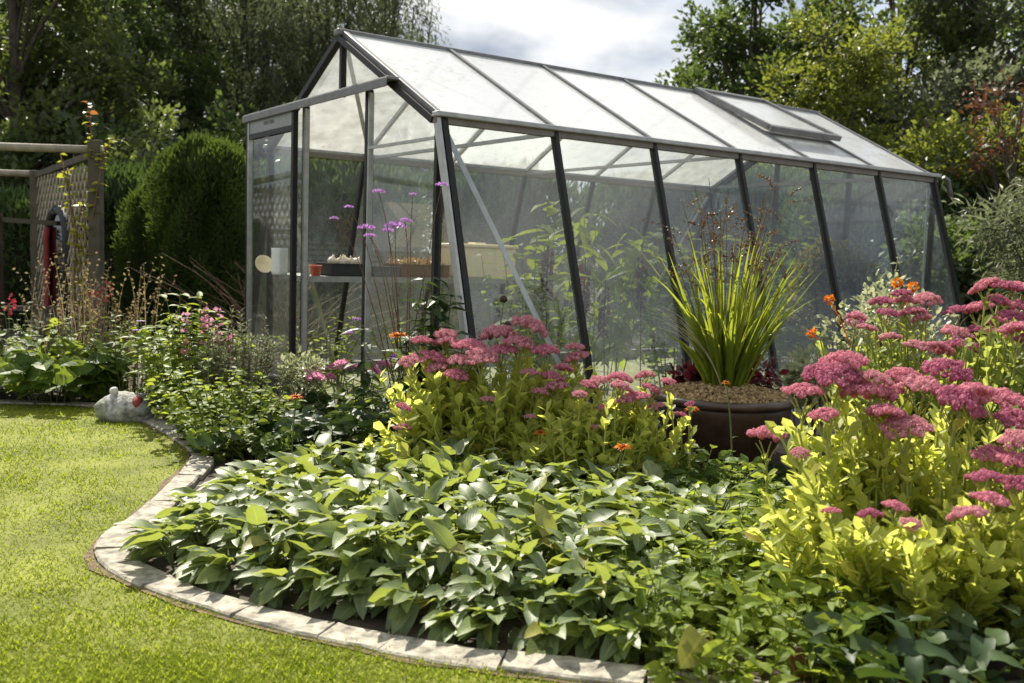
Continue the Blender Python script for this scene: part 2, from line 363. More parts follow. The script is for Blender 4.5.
def fbm2(P, s, seed):
    r_ = np.random.default_rng(seed); v = 0
    for k in range(5):
        a_ = r_.uniform(0, 2 * PI); f_ = s * (1 + k * .9); v = v + np.sin(P[:, 0] * f_ * math.cos(a_) + P[:, 1] * f_ * math.sin(a_) + r_.uniform(0, 6.3)) / (1 + .4 * k)
    return v
tuft = fbm2(P, 4.0, 1) * .5 + fbm2(P, 11., 2) * .35
keep = gr.random(n) < np.clip(.9 + .15 * tuft, .5, 1); P = P[keep]; tuft = tuft[keep]; n = len(P)
az = gr.uniform(0, 2 * PI, n); tilt = gr.uniform(.45, 1.3, n)
A = np.c_[np.cos(az) * np.sin(tilt), np.sin(az) * np.sin(tilt), np.cos(tilt)]
H = unit(np.c_[-np.cos(az) * np.cos(tilt), -np.sin(az) * np.cos(tilt), np.sin(tilt)] + gr.normal(0, .15, (n, 3)))
BL = (np.array([(-.06, 0, 0), (.06, 0, 0), (.05, .55, -.04), (-.05, .55, -.04), (0, 1, -.2)], float), None, None)
BLADE = (np.array([(-.07, 0, 0), (.07, 0, 0), (.03, .98, -.12), (-.03, .98, -.12)], float), np.array([(0, 1, 2, 3)]), np.zeros((4, 2)))
Ln = gr.uniform(.010, .024, n) * np.clip(1 + .18 * tuft, .7, 1.4)
mb = MB(); mb.batch(BLADE, np.c_[P, np.full(n, .008)], A, H, Ln, 1.25 * (.8 + P[:, 1] * .09))
tag(mb.build('grass', grass_m), 'short mown lawn grass lit yellow green by the low sun', 'grass', kind='stuff')

# ------------------------------------------------------------------ greenhouse
GA = .6163; GO = np.array([-.4125, 4.99]); GD = np.array([math.cos(GA), math.sin(GA)]); GN = np.array([-math.sin(GA), math.cos(GA)])
GW, GL, ZE, ZR, LEAN, BAY = 2.30, 4.44, 1.694, 2.292, .293, .74
def gw(u, s_, z): p = GO + GD * u + GN * s_; return np.array([p[0], p[1], z])
def side(u, z, left=False): sft = LEAN * (ZE - z); return (u, (GW + sft) if left else -sft, z)
def roof(u, t, left=False, lift=0.0):
    "t 0 at the ridge, 1 at the eave"
    sgn = 1 if left else -1
    nrm = np.array([0, sgn * (ZR - ZE), GW / 2]); nrm /= np.linalg.norm(nrm)
    p = np.array([u, GW / 2 + sgn * GW / 2 * t, ZR - (ZR - ZE) * t]) + nrm * lift
    return p
black = plain('dark bronze aluminium', (.014, .013, .012), .5, .0, .3, 30, spec=.3)
alu = plain('weathered mill aluminium', (.38, .38, .37), .42, .55, .2, 14)
alug = plain('dull grey aluminium', (.17, .17, .17), .5, .45, .2, 14)
glass = glass_mat('dusty side glass', .085, (.66, .74, .82))
glassL = glass_mat('far side glass', .04, (.6, .68, .7), 5)
glassF = glass_mat('gable glass', .05, (.7, .7, .62), 5)
roofg = roof_mat('frosted roof glass')
roofl = roof_mat('clearer rolled roof glass', .72, .46, .34)  # left slope made clearer than the right so sun lights the interior
gh = thing('greenhouse', 'large glass greenhouse with dark frame, sloping sides and bright white roof panes', 'greenhouse', (GO[0], GO[1], 0), GA)
def pane(name, pts, m_, sub=1):
    mb = MB(); pts = np.array(pts, float); k = len(pts)
    # a thin sheet of glass
    nrm = np.cross(pts[1] - pts[0], pts[2] - pts[0]); nrm /= np.linalg.norm(nrm)
    mb.add(pts, [np.arange(k)[None]]); return mb.build(name, m_, gh)
# base plinth
mb = MB(); zb = .04; b0 = LEAN * ZE
for a, b in (((0, -b0, zb), (GL, -b0, zb)), ((0, GW + b0, zb), (GL, GW + b0, zb)), ((0, -b0, zb), (0, .75, zb)), ((0, 1.69, zb), (0, GW + b0, zb)), ((GL, -b0, zb), (GL, GW + b0, zb))):
    mb.bar(a, b, .06, .10)
mb.build('base_frame', alug, gh)
nR = np.array([0, -1, LEAN]); nR = -np.array([0, 1, LEAN]) / math.hypot(1, LEAN)   # outward of right wall (pointing out/up-ish)
for left in (False, True):
    out_n = np.array([0, 1 if left else -1, LEAN]) / math.hypot(1, LEAN)
    for k in range(7):
        mb = MB(); u = min(max(k * BAY, .025), GL - .025)
        mb.bar(np.array(side(u, .06, left)), np.array(side(u, ZE - .02, left)), .034 if k in (0, 6) else .025, .045, out_n)
        mb.build('corner_post' if k in (0, 6) else 'glazing_bar', black, gh)
        if k == 0 and not left:
            mb = MB(); mb.bar(np.array(side(-.012, .06)) + out_n * .004, np.array(side(-.012, ZE - .03)) + out_n * .004, .014, .05, out_n); mb.build('corner_trim', alu, gh)
        if k < 6:
            e = .018
            pane('glass_pane', [side(k * BAY + e, .08, left), side((k + 1) * BAY - e, .08, left), side((k + 1) * BAY - e, ZE - .05, left), side(k * BAY + e, ZE - .05, left)], glassL if left else glass)
    # eave beam / gutter with grey face and dark lower lip
    sg = 1 if left else -1; s_e = GW if left else 0
    mb = MB(); mb.bar((-.03, s_e + sg * .020, ZE - .005), (GL + .03, s_e + sg * .020, ZE + .002), .06, .028); mb.build('gutter', alu, gh, .006)
    mb = MB(); mb.bar((-.02, s_e + sg * .004, ZE - .032), (GL + .02, s_e + sg * .004, ZE - .032), .045, .034); mb.build('eave_beam', plain('eave beam brown grey', (.20, .18, .16), .6, .2, .2), gh)
# ridge
mb = MB(); mb.bar((-.04, GW / 2, ZR - .012), (GL + .04, GW / 2, ZR - .012), .065, .042); mb.build('ridge_cap', alug, gh, .01)
# roof bars and panes
for left in (False, True):
    sg = 1 if left else -1
    nr = np.array([0, sg * (ZR - ZE), GW / 2]); nr /= np.linalg.norm(nr)
    for k in range(7):
        u = min(max(k * BAY, .02), GL - .02)
        if k in (0, 6):
            mb = MB(); mb.bar(roof(u - .01 * (1 if k == 0 else -1), .0, left, -.006), roof(u - .01 * (1 if k == 0 else -1), 1.0, left, -.006), .034, .036, nr); mb.build('verge_rafter', alug, gh, .005)
            ue = -.008 if k == 0 else GL + .008
            mb = MB(); mb.bar(roof(ue, .0, left, -.036), roof(ue, 1.0, left, -.036), .042, .036, nr); mb.build('verge_rafter', black, gh)
        else:
            mb = MB(); mb.bar(roof(u, .02, left, -.004), roof(u, 1.0, left, -.004), .026, .036, nr); mb.build('roof_bar', alug if not left else alu, gh)
        if k < 6:
            e = .013; t0 = .03
            if k == 4 and not left: t0 = .63
            pane('roof_pane', [roof(k * BAY + e, t0, left), roof((k + 1) * BAY - e, t0, left), roof((k + 1) * BAY - e, .985, left), roof(k * BAY + e, .985, left)], roofl if left else roofg)
# roof vent, ajar
def vpt(u, t): return roof(u, t, False, .022 + .035 * t / .66)
v0, v1 = 4 * BAY + .0, 5 * BAY + .02
vent = MB()
nr = np.array([0, -(ZR - ZE), GW / 2]); nr /= np.linalg.norm(nr)
for a, b in ((vpt(v0, .02), vpt(v0, .66)), (vpt(v1, .02), vpt(v1, .66)), (vpt(v0 - .02, .66), vpt(v1 + .02, .66)), (vpt(v0, .03), vpt(v1, .03))): vent.bar(a, b, .04, .04, nr)
vent = vent.build('roof_vent', alug, gh)
mb = MB(); mb.add([vpt(v0 + .02, .04), vpt(v1 - .02, .04), vpt(v1 - .02, .65), vpt(v0 + .02, .65)], [[[0, 3, 2, 1]]]); mb.build('vent_pane', roofg, vent)
mb = MB(); mb.bar(roof((v0 + v1) / 2, .60, False, -.06), vpt((v0 + v1) / 2, .62), .015, .012, (1, 0, 0)); mb.build('stay', alu, vent)
# kerb frame under the vent opening
mb = MB(); mb.bar(roof(v0, .63, False, .0), roof(v1, .63, False, .0), .03, .03, nr); mb.build('vent_sill', alug, gh)
# gables
def gable_z(s_): return ZR - (ZR - ZE) * abs(s_ - GW / 2) / (GW / 2)
ZT = 1.905
for u, front in ((0.0, True), (GL, False)):
    uo = u + (.0 if front else 0)
    posts = (0.0, .79, 1.69, 2.30) if front else (0.0, .77, 1.53, 2.30)
    for s_ in posts:
        top = min(gable_z(s_), 9) - .06
        if front and s_ in (.79, 1.69): top = min(top, ZT)
        mb = MB(); mb.bar((uo + .012, s_, .06), (uo + .012, s_, top), .028, .04, (1, 0, 0)); mb.build('gable_post', black, gh)
        if front and s_ in (.79,):
            mb = MB(); mb.bar((uo + .01, s_ - .027, .06), (uo + .01, s_ - .027, top - .02), .018, .03, (1, 0, 0)); mb.build('jamb_strip', alu, gh)
        if front and s_ == 1.69:
            mb = MB(); mb.bar((uo + .0, s_ - .032, .06), (uo + .0, s_ - .032, top - .02), .030, .03, (1, 0, 0)); mb.build('jamb_strip', alu, gh)
    mb = MB(); mb.bar((uo + .012, GW / 2, ZT if front else ZE), (uo + .012, GW / 2, ZR - .05), .03, .035, (1, 0, 0)); mb.build('gable_post', black, gh)
    if not front:
        mb = MB(); mb.bar((uo, 0, ZE), (uo, GW, ZE), .03, .03); mb.build('gable_rail', alug, gh)
    # panes
    e = .02; gm = glassF if front else glass
    def gp(pts): pane('gable_pane', [(uo + .012, a, b) for a, b in pts], gm)
    gp([(-LEAN * (ZE - .1), .1), (-e, .1), (-e, ZE - .06), (-.02, ZE - .06)])
    gp([(GW + e, .1), (GW + LEAN * (ZE - .1), .1), (GW + .02, ZE - .06), (GW + e, ZE - .06)])
    if front:
        gp([(e, .1), (.79 - e, .1), (.79 - e, ZT - .02), (GW / 2 - (ZR - ZT) / (ZR - ZE) * GW / 2 + .04, ZT - .04), (e, ZE - .03)])
        gp([(1.69 + e, .1), (GW - e, .1), (GW - e, ZE - .03), (GW / 2 + (ZR - ZT) / (ZR - ZE) * GW / 2 - .04, ZT - .04), (1.69 + e, ZT - .04)])
        gp([(.48, ZT + .03), (GW / 2 - e, ZT + .03), (GW / 2 - e, ZR - .06)]); gp([(GW / 2 + e, ZT + .03), (1.82, ZT + .03), (GW / 2 + e, ZR - .06)])
        mb = MB(); mb.bar((uo, .02, 1.575), (uo, .77, 1.575), .012, .016); mb.build('glazing_strip', alu, gh)
    else:
        for a, b in zip(posts[:-1], posts[1:]): gp([(a + e, .1), (b - e, .1), (b - e, gable_z(b - e) - .08), ((a + b) / 2, min(gable_z((a + b) / 2), ZR) - .08), (a + e, gable_z(a + e) - .08)])
# sliding door track and the door slid open to the left
mb = MB(); mb.bar((-.045, .40, ZT + .012), (-.045, 2.60, ZT + .012), .07, .018); mb.bar((-.085, .40, ZT - .012), (-.085, 2.60, ZT - .012), .008, .05); mb.build('door_track', alug, gh, .004)
dr = MB(); d0, d1 = 1.715, 2.545; ud = -.055
dr.bar((ud, d0, .05), (ud, d0, ZT - .03), .034, .034, (1, 0, 0)); dr.bar((ud, d1, .05), (ud, d1, ZT - .03), .034, .034, (1, 0, 0))
dr.bar((ud, d0, .07), (ud, d1, .07), .034, .05); dr.bar((ud, d0, 1.765), (ud, d1, 1.765), .034, .035)
door = dr.build('door', black, gh)
mb = MB(); mb.add([(ud, d0 + .017, .09), (ud, d1 - .017, .09), (ud, d1 - .017, 1.75), (ud, d0 + .017, 1.75)], [[[0, 1, 2, 3]]]); mb.build('door_pane', glassF, door)
mb = MB(); mb.bar((ud - .004, d1 - .03, .05), (ud - .004, d1 - .03, ZT - .04), .022, .03, (1, 0, 0)); mb.build('door_strip', alu, door)
mb = MB(); mb.box((ud, (d0 + d1) / 2, 1.833), (.022, d1 - d0 - .034, .10)); plate = mb.build('header_panel', plain('header sheet aluminium', (.28, .29, .30), .55, .3, .1), door, .003)
# small worn maker's lettering on the header, no longer legible
mb = MB(); lr = np.random.default_rng(2); y0 = 2.235
for grp in (4, 3):
    for k in range(grp):
        w_ = .018; mb.box((ud - .0125, y0 - w_ / 2, 1.838), (.003, .005, .026 + lr.uniform(-.006, .004)))
        if k % 2 == 0: mb.box((ud - .0125, y0 - w_ / 2 - .006, 1.838 - .010), (.003, .009, .005))
        else: mb.box((ud - .0125, y0 - w_ / 2 - .006, 1.838 + .009), (.003, .009, .005))
        y0 -= w_ + .007
    y0 -= .014
mb.build('lettering', plain('worn dark lettering', (.10, .11, .11), .6), plate)
# inside braces
for a, b in ((side(.06, 1.60), side(.72, .10)), (side(GL - .06, 1.60), side(GL - .72, .10)), (side(.06, 1.60, True), side(.72, .10, True)), (side(GL - .06, 1.6, True), side(GL - .72, .10, True))):
    sg = 1 if a[1] < 1 else -1; off = np.array([0, sg * .035, 0])
    mb = MB(); mb.bar(np.array(a) + off, np.array(b) + off, .028, .006, (0, 1, .3)); mb.build('brace', alu, gh)
for left in (False, True):
    mb = MB(); mb.bar(roof(.05, .05, left, -.05), roof(.74, .95, left, -.05), .028, .006, (0, 0, 1)); mb.build('brace', alu, gh)
mb = MB(); mb.bar((.74, .0, ZE - .03), (.74, GW, ZE - .03), .03, .02); mb.build('tie_bar', alu, gh)
mb = MB(); mb.bar((2.22, .0, ZE - .03), (2.22, GW, ZE - .03), .03, .02); mb.build('tie_bar', alu, gh)
# downpipe at the far corner
mb = MB(); q = [np.array(side(GL + .05, ZE - .01)) + (0, -.05, 0), np.array(side(GL + .10, ZE - .03)) + (0, -.05, 0), np.array(side(GL + .11, ZE - .15)) + (0, -.04, 0), np.array(side(GL + .11, .8)) + (0, -.04, 0), np.array(side(GL + .11, .05)) + (0, -.04, 0)]
mb.tube(q[:3], .020, 8); mb.build('downpipe', alug, gh)

# path inside
mb = MB(); pp = [gw(.05, -.30, .012), gw(GL - .05, -.30, .012), gw(GL - .05, 2.6, .012), gw(.05, 2.6, .012)]
mb.add(pp, [[[0, 1, 2, 3]]]); structure(mb.build('greenhouse_floor', plain('pale dry floor', (.20, .20, .10), .95, noise=.4, nscale=25, bump=.4)), 'dry floor inside the greenhouse')
# staging shelf along the left wall
shelf = thing('staging_shelf', 'aluminium staging shelf running along inside the far glass wall of the greenhouse', 'shelf', gw(1.15, 2.15, 0), GA)
def sl_(u, s_, z): return (u - 1.15, s_ - 2.15, z)
mb = MB(); mb.bar(sl_(.05, 1.86, .785), sl_(2.30, 1.86, .785), .02, .04); mb.bar(sl_(.05, 2.46, .785), sl_(2.30, 2.46, .785), .02, .04)
for u in np.linspace(.06, 2.29, 7): mb.bar(sl_(u, 1.87, .785), sl_(u, 2.45, .785), .02, .03)
mb.build('shelf_frame', alu, shelf)
mb = MB()
for k in range(8): s_ = 1.89 + k * .077; mb.bar(sl_(.05, s_, .802), sl_(2.30, s_, .802), .05, .006)
mb.build('shelf_top', alu, shelf)
for u in (.10, 1.15, 2.25):
    mb = MB(); mb.bar(sl_(u, 1.87, .0), sl_(u, 1.87, .77), .025, .025, (1, 0, 0)); mb.build('leg', alu, shelf)
def on_shelf(px, s_=2.0):
    "u along the shelf seen at pixel column px"
    us = np.linspace(-.3, 3, 400); best = None
    for u in us:
        p = gw(u, s_, .85); d = p - np.array([0, 0, EYE]); x = d @ _cr / (d @ _f) * F_PX + 512
        if best is None or abs(x - px) < best[0]: best = (abs(x - px), u)
    return best[1]
def tray(label, ua, ub, s_, h, c, contents, wd=.26, rim=True):
    t = thing('seed_tray', label, 'tray', gw((ua + ub) / 2, s_, .806), GA, 'trays on the greenhouse shelf'); l = ub - ua
    pm = plain('tray plastic ' + str(round(ua, 2)), c, .5)
    mb = MB()
    mb.box((0, 0, .004), (l, wd, .008))
    for sx in (-1, 1): mb.box((sx * (l / 2 - .003), 0, h / 2), (.006, wd, h))
    for sy in (-1, 1): mb.box((0, sy * (wd / 2 - .003), h / 2), (l - .014, .006, h))
    mb.build('tray_shell', pm, t)
    mb = MB()
    for sx in (-1, 1): mb.box((sx * (l / 2 + .004), 0, h), (.014, wd + .02, .006))
    for sy in (-1, 1): mb.box((0, sy * (wd / 2 + .004), h), (l - .03, .014, .006))
    mb.build('tray_rim', pm, t)
    mb = MB(); mb.box((0, 0, h * .8 / 2 + .006), (l - .014, wd - .014, h * .8)); mb.build('compost', soil, t)
    return t
u0 = on_shelf(322); u1 = on_shelf(362); u2 = on_shelf(390); u3 = on_shelf(440)
tr1 = tray('dark plastic tray of pale onions on the shelf by the door', u0, u1 - .02, 1.98, .085, (.02, .02, .025), None)
bm_ = plain('pale onion skin', (.72, .62, .48), .5, noise=.25, nscale=30)
for k in range(7):
    mb = MB(); rr_ = .030 + .008 * R.random(); mb.lathe([(0.0005, -rr_ * .8), (rr_ * .6, -rr_ * .62), (rr_, 0), (rr_ * .75, rr_ * .55), (rr_ * .25, rr_ * .9), (.004, rr_ * 1.35)], 12)
    o = mb.build('onion', bm_); u = u0 + .05 + (u1 - u0 - .12) * k / 6; p = gw(u, 1.93 + .1 * R.random(), .806 + .07 + rr_ * .8); o.location = p; o.rotation_euler = (R.uniform(-.6, .6), R.uniform(-.6, .6), 0)
    tag(o, 'pale round onion lying in the dark tray on the greenhouse shelf', 'onion', 'onions in the dark tray')
tray('blue grey plastic tray behind the middle glazing post', u1 + .02, u2, 1.98, .07, (.10, .13, .15), None)
tr3 = tray('wide brown tray of drying seed heads beside the cream box', u2 + .02, u3, 2.0, .09, (.16, .09, .045), None)
mb = MB(); n = 500; P = np.c_[R.uniform(-(u3 - u2) / 2 + .03, (u3 - u2) / 2 - .03, n), R.uniform(-.11, .11, n), R.uniform(.085, .115, n)]
mb.batch(SMALL, P, rdir(R, n), rdir(R, n), R.uniform(.02, .05, n)); mb.build('dried_seed_heads', leaf_mat('dry seed', (.16, .09, .04), (.4, .26, .12), tw=.2), tr3)
# cream box
ua, ub = on_shelf(446), on_shelf(508)
cb = thing('storage_box', 'long cream box with a lid on the right end of the greenhouse shelf', 'box', gw((ua + ub) / 2, 2.02, .806), GA)
cream = plain('cream plastic', (.80, .66, .40), .5, noise=.08)
l = ub - ua
mb = MB(); mb.box((0, 0, .115), (l - .03, .30, .23)); mb.build('box_body', cream, cb, .012)
mb = MB(); mb.box((0, 0, .243), (l, .33, .026)); mb.build('lid', cream, cb, .008)
mb = MB(); mb.box((0, 0, .262), (.10, .10, .012)); mb.build('handle', cream, cb, .004)
# white jug and tilted cream dish behind the door, red pot
def vessel(name, label, cat, p, prof, c, handle=None, rx=0, rz=0):
    t = thing(name, label, cat, p, rz); 
    mb = MB(); mb.lathe(prof, 28); b = mb.build('body', plain(name + ' surface', c, .4, noise=.06), t)
    if handle:
        mb = MB(); mb.tube(handle, .008, 6); mb.build('handle', plain(name + ' grip', c, .4), t)
    t.rotation_euler = (rx, 0, rz); return t
uj = on_shelf(280, 2.0)
p = gw(uj, 2.0, .806)
vessel('jug', 'white plastic jug standing on the shelf behind the sliding door', 'jug', p, [(.001, 0), (.05, 0), (.055, .02), (.055, .17), (.058, .18), (.053, .18), (.050, .02), (.001, .012)], (.78, .80, .82), [(.055, 0, .15), (.10, 0, .14), (.105, 0, .07), (.055, 0, .04)], rz=2.0)
p = gw(on_shelf(262, 2.1), 2.1, .806 + .055)
vessel('dish', 'cream dish propped on its side behind the sliding door', 'dish', p, [(.001, 0), (.035, .0), (.060, .04), (.064, .04), (.038, -.008), (.001, -.008)], (.80, .70, .46), rx=1.2, rz=.6)
p = gw(on_shelf(316, 1.9), 1.91, .806)
vessel('flower_pot', 'small salmon red plastic pot at the shelf end by the doorway', 'pot', p, [(.001, 0), (.03, 0), (.042, .06), (.046, .06), (.046, .072), (.040, .072), (.03, .01), (.001, .01)], (.72, .16, .09))
# white lidded bucket on the floor just inside the doorway
p = at(349, 432); p = gw(.75, .95, 0)
vessel('bucket', 'white round bucket behind the pink flowers in the greenhouse doorway', 'bucket', p, [(.001, .0), (.12, .0), (.14, .30), (.152, .30), (.152, .325), (.001, .345)], (.80, .81, .82))

# ------------------------------------------------------------------ plant materials
def lm(*a, **k): return leaf_mat(*a, **k)
M_sed = lm('sedum leaf', (.24, .295, .055), (.41, .445, .10), (.86, .88, .17), .59, .5, .35, odd=(.5, .36, .10))
M_sedg = lm('green sedum leaf', (.11, .17, .045), (.24, .29, .06), (.58, .64, .12), .52, .5, .35, odd=(.4, .3, .10))
M_sedstem = plain('sedum stem', (.30, .32, .08), .6)
M_head = [lm('sedum floret ' + n_, a, b, t, .35, .7, .2) for n_, a, b, t in (('rose', (.42, .12, .18), (.70, .30, .37), (.8, .35, .42)), ('dusk', (.32, .075, .14), (.54, .19, .28), (.62, .22, .33)), ('pale', (.46, .17, .21), (.70, .36, .40), (.8, .42, .45)))]
M_hosta = lm('hosta leaf', (.095, .145, .058), (.175, .230, .082), (.46, .53, .07), .42, .48, .75, veins=True, odd=(.30, .28, .06))
M_yell = lm('yellowed leaf', (.20, .22, .04), (.28, .26, .05), (.36, .36, .06), .35, .5, .3, veins=True)
M_dead = lm('dead leaf', (.14, .06, .035), (.24, .12, .06), (.3, .13, .06), .2, .7, .2)
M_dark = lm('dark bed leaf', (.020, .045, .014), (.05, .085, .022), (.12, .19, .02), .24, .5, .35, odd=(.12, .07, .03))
M_mid = lm('mid green leaf', (.05, .10, .018), (.12, .18, .03), (.34, .42, .05), .45, .52, .25)
M_lime = lm('lime green leaf', (.10, .16, .02), (.20, .26, .035), (.48, .55, .06), .48, .52, .25)
M_grey = lm('grey green leaf', (.10, .13, .07), (.20, .23, .13), (.3, .34, .16), .35, .6, .3)
M_varie = lm('pale edged leaf', (.12, .16, .06), (.42, .44, .26), (.5, .52, .28), .4, .35, .6)
M_dry = lm('dry stalk', (.17, .12, .06), (.34, .27, .15), (.36, .28, .14), .35, .7, .2)
M_burg = lm('burgundy leaf', (.05, .010, .014), (.13, .018, .028), (.28, .03, .04), .35, .4, .45)
M_sword = lm('sword leaf', (.075, .13, .014), (.18, .235, .025), (.50, .55, .05), .48, .4, .4)
M_straw = lm('straw leaf', (.55, .50, .34), (.75, .68, .48), (.7, .6, .38), .4, .5, .3)
M_stem = plain('green stem', (.10, .13, .04), .7)
M_bstem = plain('brown stem', (.14, .08, .05), .8)
M_bark = plain('rough dark bark', (.07, .055, .042), .95, noise=.5, nscale=12, bump=.7)
M_orange = lm('orange petal', (.60, .13, .008), (.80, .26, .015), (.9, .35, .03), .4, .5, .3)
M_purple = lm('purple petal', (.28, .10, .38), (.46, .22, .55), (.55, .28, .65), .4, .5, .3)
M_pink = lm('pink petal', (.55, .15, .30), (.75, .35, .50), (.8, .4, .55), .4, .5, .3)
M_red = lm('red petal', (.34, .02, .04), (.5, .05, .08), (.5, .06, .08), .35, .5, .3)
M_white = lm('white petal', (.7, .7, .66), (.85, .85, .8), (.8, .8, .75), .4, .5, .3)
M_cone = plain('dark flower cone', (.05, .025, .02), .9)

def g3(p): return np.array([p[0], p[1], 0.0]) if len(p) < 3 else np.array(p, float)
def curve_stem(b, tip, bow=.1, n=6, rng=R):
    b = np.array(b, float); tip = np.array(tip, float); t = np.linspace(0, 1, n)[:, None]
    ctrl = b + (tip - b) * np.array([.35, .35, .62]) + rng.normal(0, bow * .3, 3) * np.linalg.norm(tip - b) * np.array([1, 1, .2])
    return (1 - t) ** 2 * b + 2 * t * (1 - t) * ctrl + t ** 2 * tip
def along(P, t):
    d = np.r_[0, np.cumsum(np.linalg.norm(np.diff(P, axis=0), axis=1))]; d /= d[-1]
    return np.stack([np.interp(t, d, P[:, k]) for k in range(3)], -1)
def leaves_on(mb, P, n, tpl, ln, rng, t0=.1, t1=1.0, up=.5, taper=.35, w=None, whorl=2.4):
    "leaves spiralling up a stem; up: sine of leaf elevation"
    t = np.linspace(t0, t1, n) + rng.normal(0, .02, n); t = np.clip(t, 0, 1)
    base = along(P, t); T = unit(along(P, np.clip(t + .05, 0, 1)) - along(P, np.clip(t - .05, 0, 1)))
    az = np.arange(n) * whorl + rng.uniform(0, 6.3) + rng.normal(0, .3, n)
    h = np.c_[np.cos(az), np.sin(az), np.zeros(n)]
    upv = np.clip(rng.normal(up, .20, n), -.6, .97)
    A = unit(h * np.sqrt(1 - upv ** 2)[:, None] + T * upv[:, None])
    H = unit(T - h * .2 + rng.normal(0, .18, (n, 3)))
    mb.batch(tpl, base, A, H, ln * (1 - taper * t) * rng.uniform(.75, 1.2, n), w)

def perennial(name, label, cat, base, rad, h, nst, tpl, ln, per, lmat, smat, seed, up=.35, lean=1.0, t0=.12, w=None, group=None, taper=.35, sr=.004, bottom=0.5):
    rng = np.random.default_rng(seed); t = thing(name, label, cat, base, 0, group); lb = MB(); sb = MB(); tips = []
    for k in range(nst):
        a = rng.uniform(0, 2 * PI); r_ = rad * math.sqrt(rng.random()); bx = np.array([math.cos(a) * r_ * bottom, math.sin(a) * r_ * bottom, 0])
        hh = h * (1 - .35 * (r_ / rad) ** 2) * rng.uniform(.72, 1.05)
        tip = np.array([math.cos(a) * r_ * lean, math.sin(a) * r_ * lean, hh])
        P = curve_stem(bx, tip, .12, 6, rng); sb.tube(P, np.linspace(sr, sr * .5, 6), 4, False); leaves_on(lb, P, per, tpl, ln, rng, t0, 1, up, taper, w); tips.append(P[-1])
    sb.build('stems', smat, t); lb.build('foliage', lmat, t)
    return t, np.array(tips)
def shrub(name, label, cat, base, rx, ry, h, nl, tpl, ln, lmat, seed, zmin=.05, group=None, stems=12, smat=None, updir=.3, shell=.5, lumps=9, w=None):
    "rounded bush: lumpy shell of leaves on branching stems"
    rng = np.random.default_rng(seed); t = thing(name, label, cat, base, 0, group)
    C = []; 
    for k in range(lumps):
        d = rdir(rng, 1)[0]; d[2] = abs(d[2]) if rng.random() < .75 else d[2]
        C.append(d * rng.uniform(.35, .72))
    C = np.array(C); rad = rng.uniform(.30, .48, lumps)
    k = rng.integers(0, lumps, nl); d = rdir(rng, nl); r_ = rng.random(nl) ** shell
    Pn = C[k] + d * (rad[k] * r_)[:, None]
    P = np.c_[Pn[:, 0] * rx, Pn[:, 1] * ry, (Pn[:, 2] * .5 + .5) * h]; ok = P[:, 2] > zmin; P = P[ok]; d = d[ok]; n = len(P)
    A = unit(d + np.array([0, 0, updir]) + rng.normal(0, .5, (n, 3))); H = unit(np.array([0, 0, 1.]) + .6 * d + rng.normal(0, .45, (n, 3)))
    lb = MB(); lb.batch(tpl, P, A, H, ln * rng.uniform(.6, 1.25, n), w); lb.build('foliage', lmat, t)
    sb = MB()
    for q in range(stems):
        j = rng.integers(0, lumps); tip = np.array([C[j][0] * rx, C[j][1] * ry, (C[j][2] * .5 + .5) * h]); sb.tube(curve_stem([rng.normal(0, rx * .12), rng.normal(0, ry * .12), 0], tip, .15, 6, rng), np.linspace(.012, .004, 6) * max(.5, h), 5, False)
    sb.build('stems', smat or M_bstem, t)
    return t, P
def strap(mb, b, az, t0, t1, Ln, w, n=7, twist=0.0, fold=.25):
    "sword leaf from b: tilt from vertical t0 at the base to t1 at the tip"
    s_ = np.linspace(0, 1, n); tl = t0 + (t1 - t0) * s_ ** 1.5
    hd = np.array([math.cos(az), math.sin(az), 0]); sidev = np.array([-math.sin(az + twist), math.cos(az + twist), 0])
    st = np.sin(tl)[:, None] * hd + np.cos(tl)[:, None] * np.array([0, 0, 1.]); P = np.array(b) + np.vstack([np.zeros(3), np.cumsum((st[:-1] + st[1:]) / 2, axis=0) * Ln / (n - 1)])
    ww = w * np.clip(np.minimum(.45 + 2.2 * s_, (1 - s_) ** .7 * 1.25), .02, 1)
    nv = np.cross(sidev, st); V = np.stack([P - sidev * ww[:, None] + nv * (fold * ww)[:, None], P, P + sidev * ww[:, None] + nv * (fold * ww)[:, None]], 1).reshape(-1, 3)
    i = np.arange(n - 1) * 3; Fq = np.concatenate([np.stack([i, i + 1, i + 4, i + 3], 1), np.stack([i + 1, i + 2, i + 5, i + 4], 1)])
    U = np.stack([np.tile([-1, 0, 1], n), np.repeat(s_, 3)], 1); mb.add(V, [Fq], U); return P

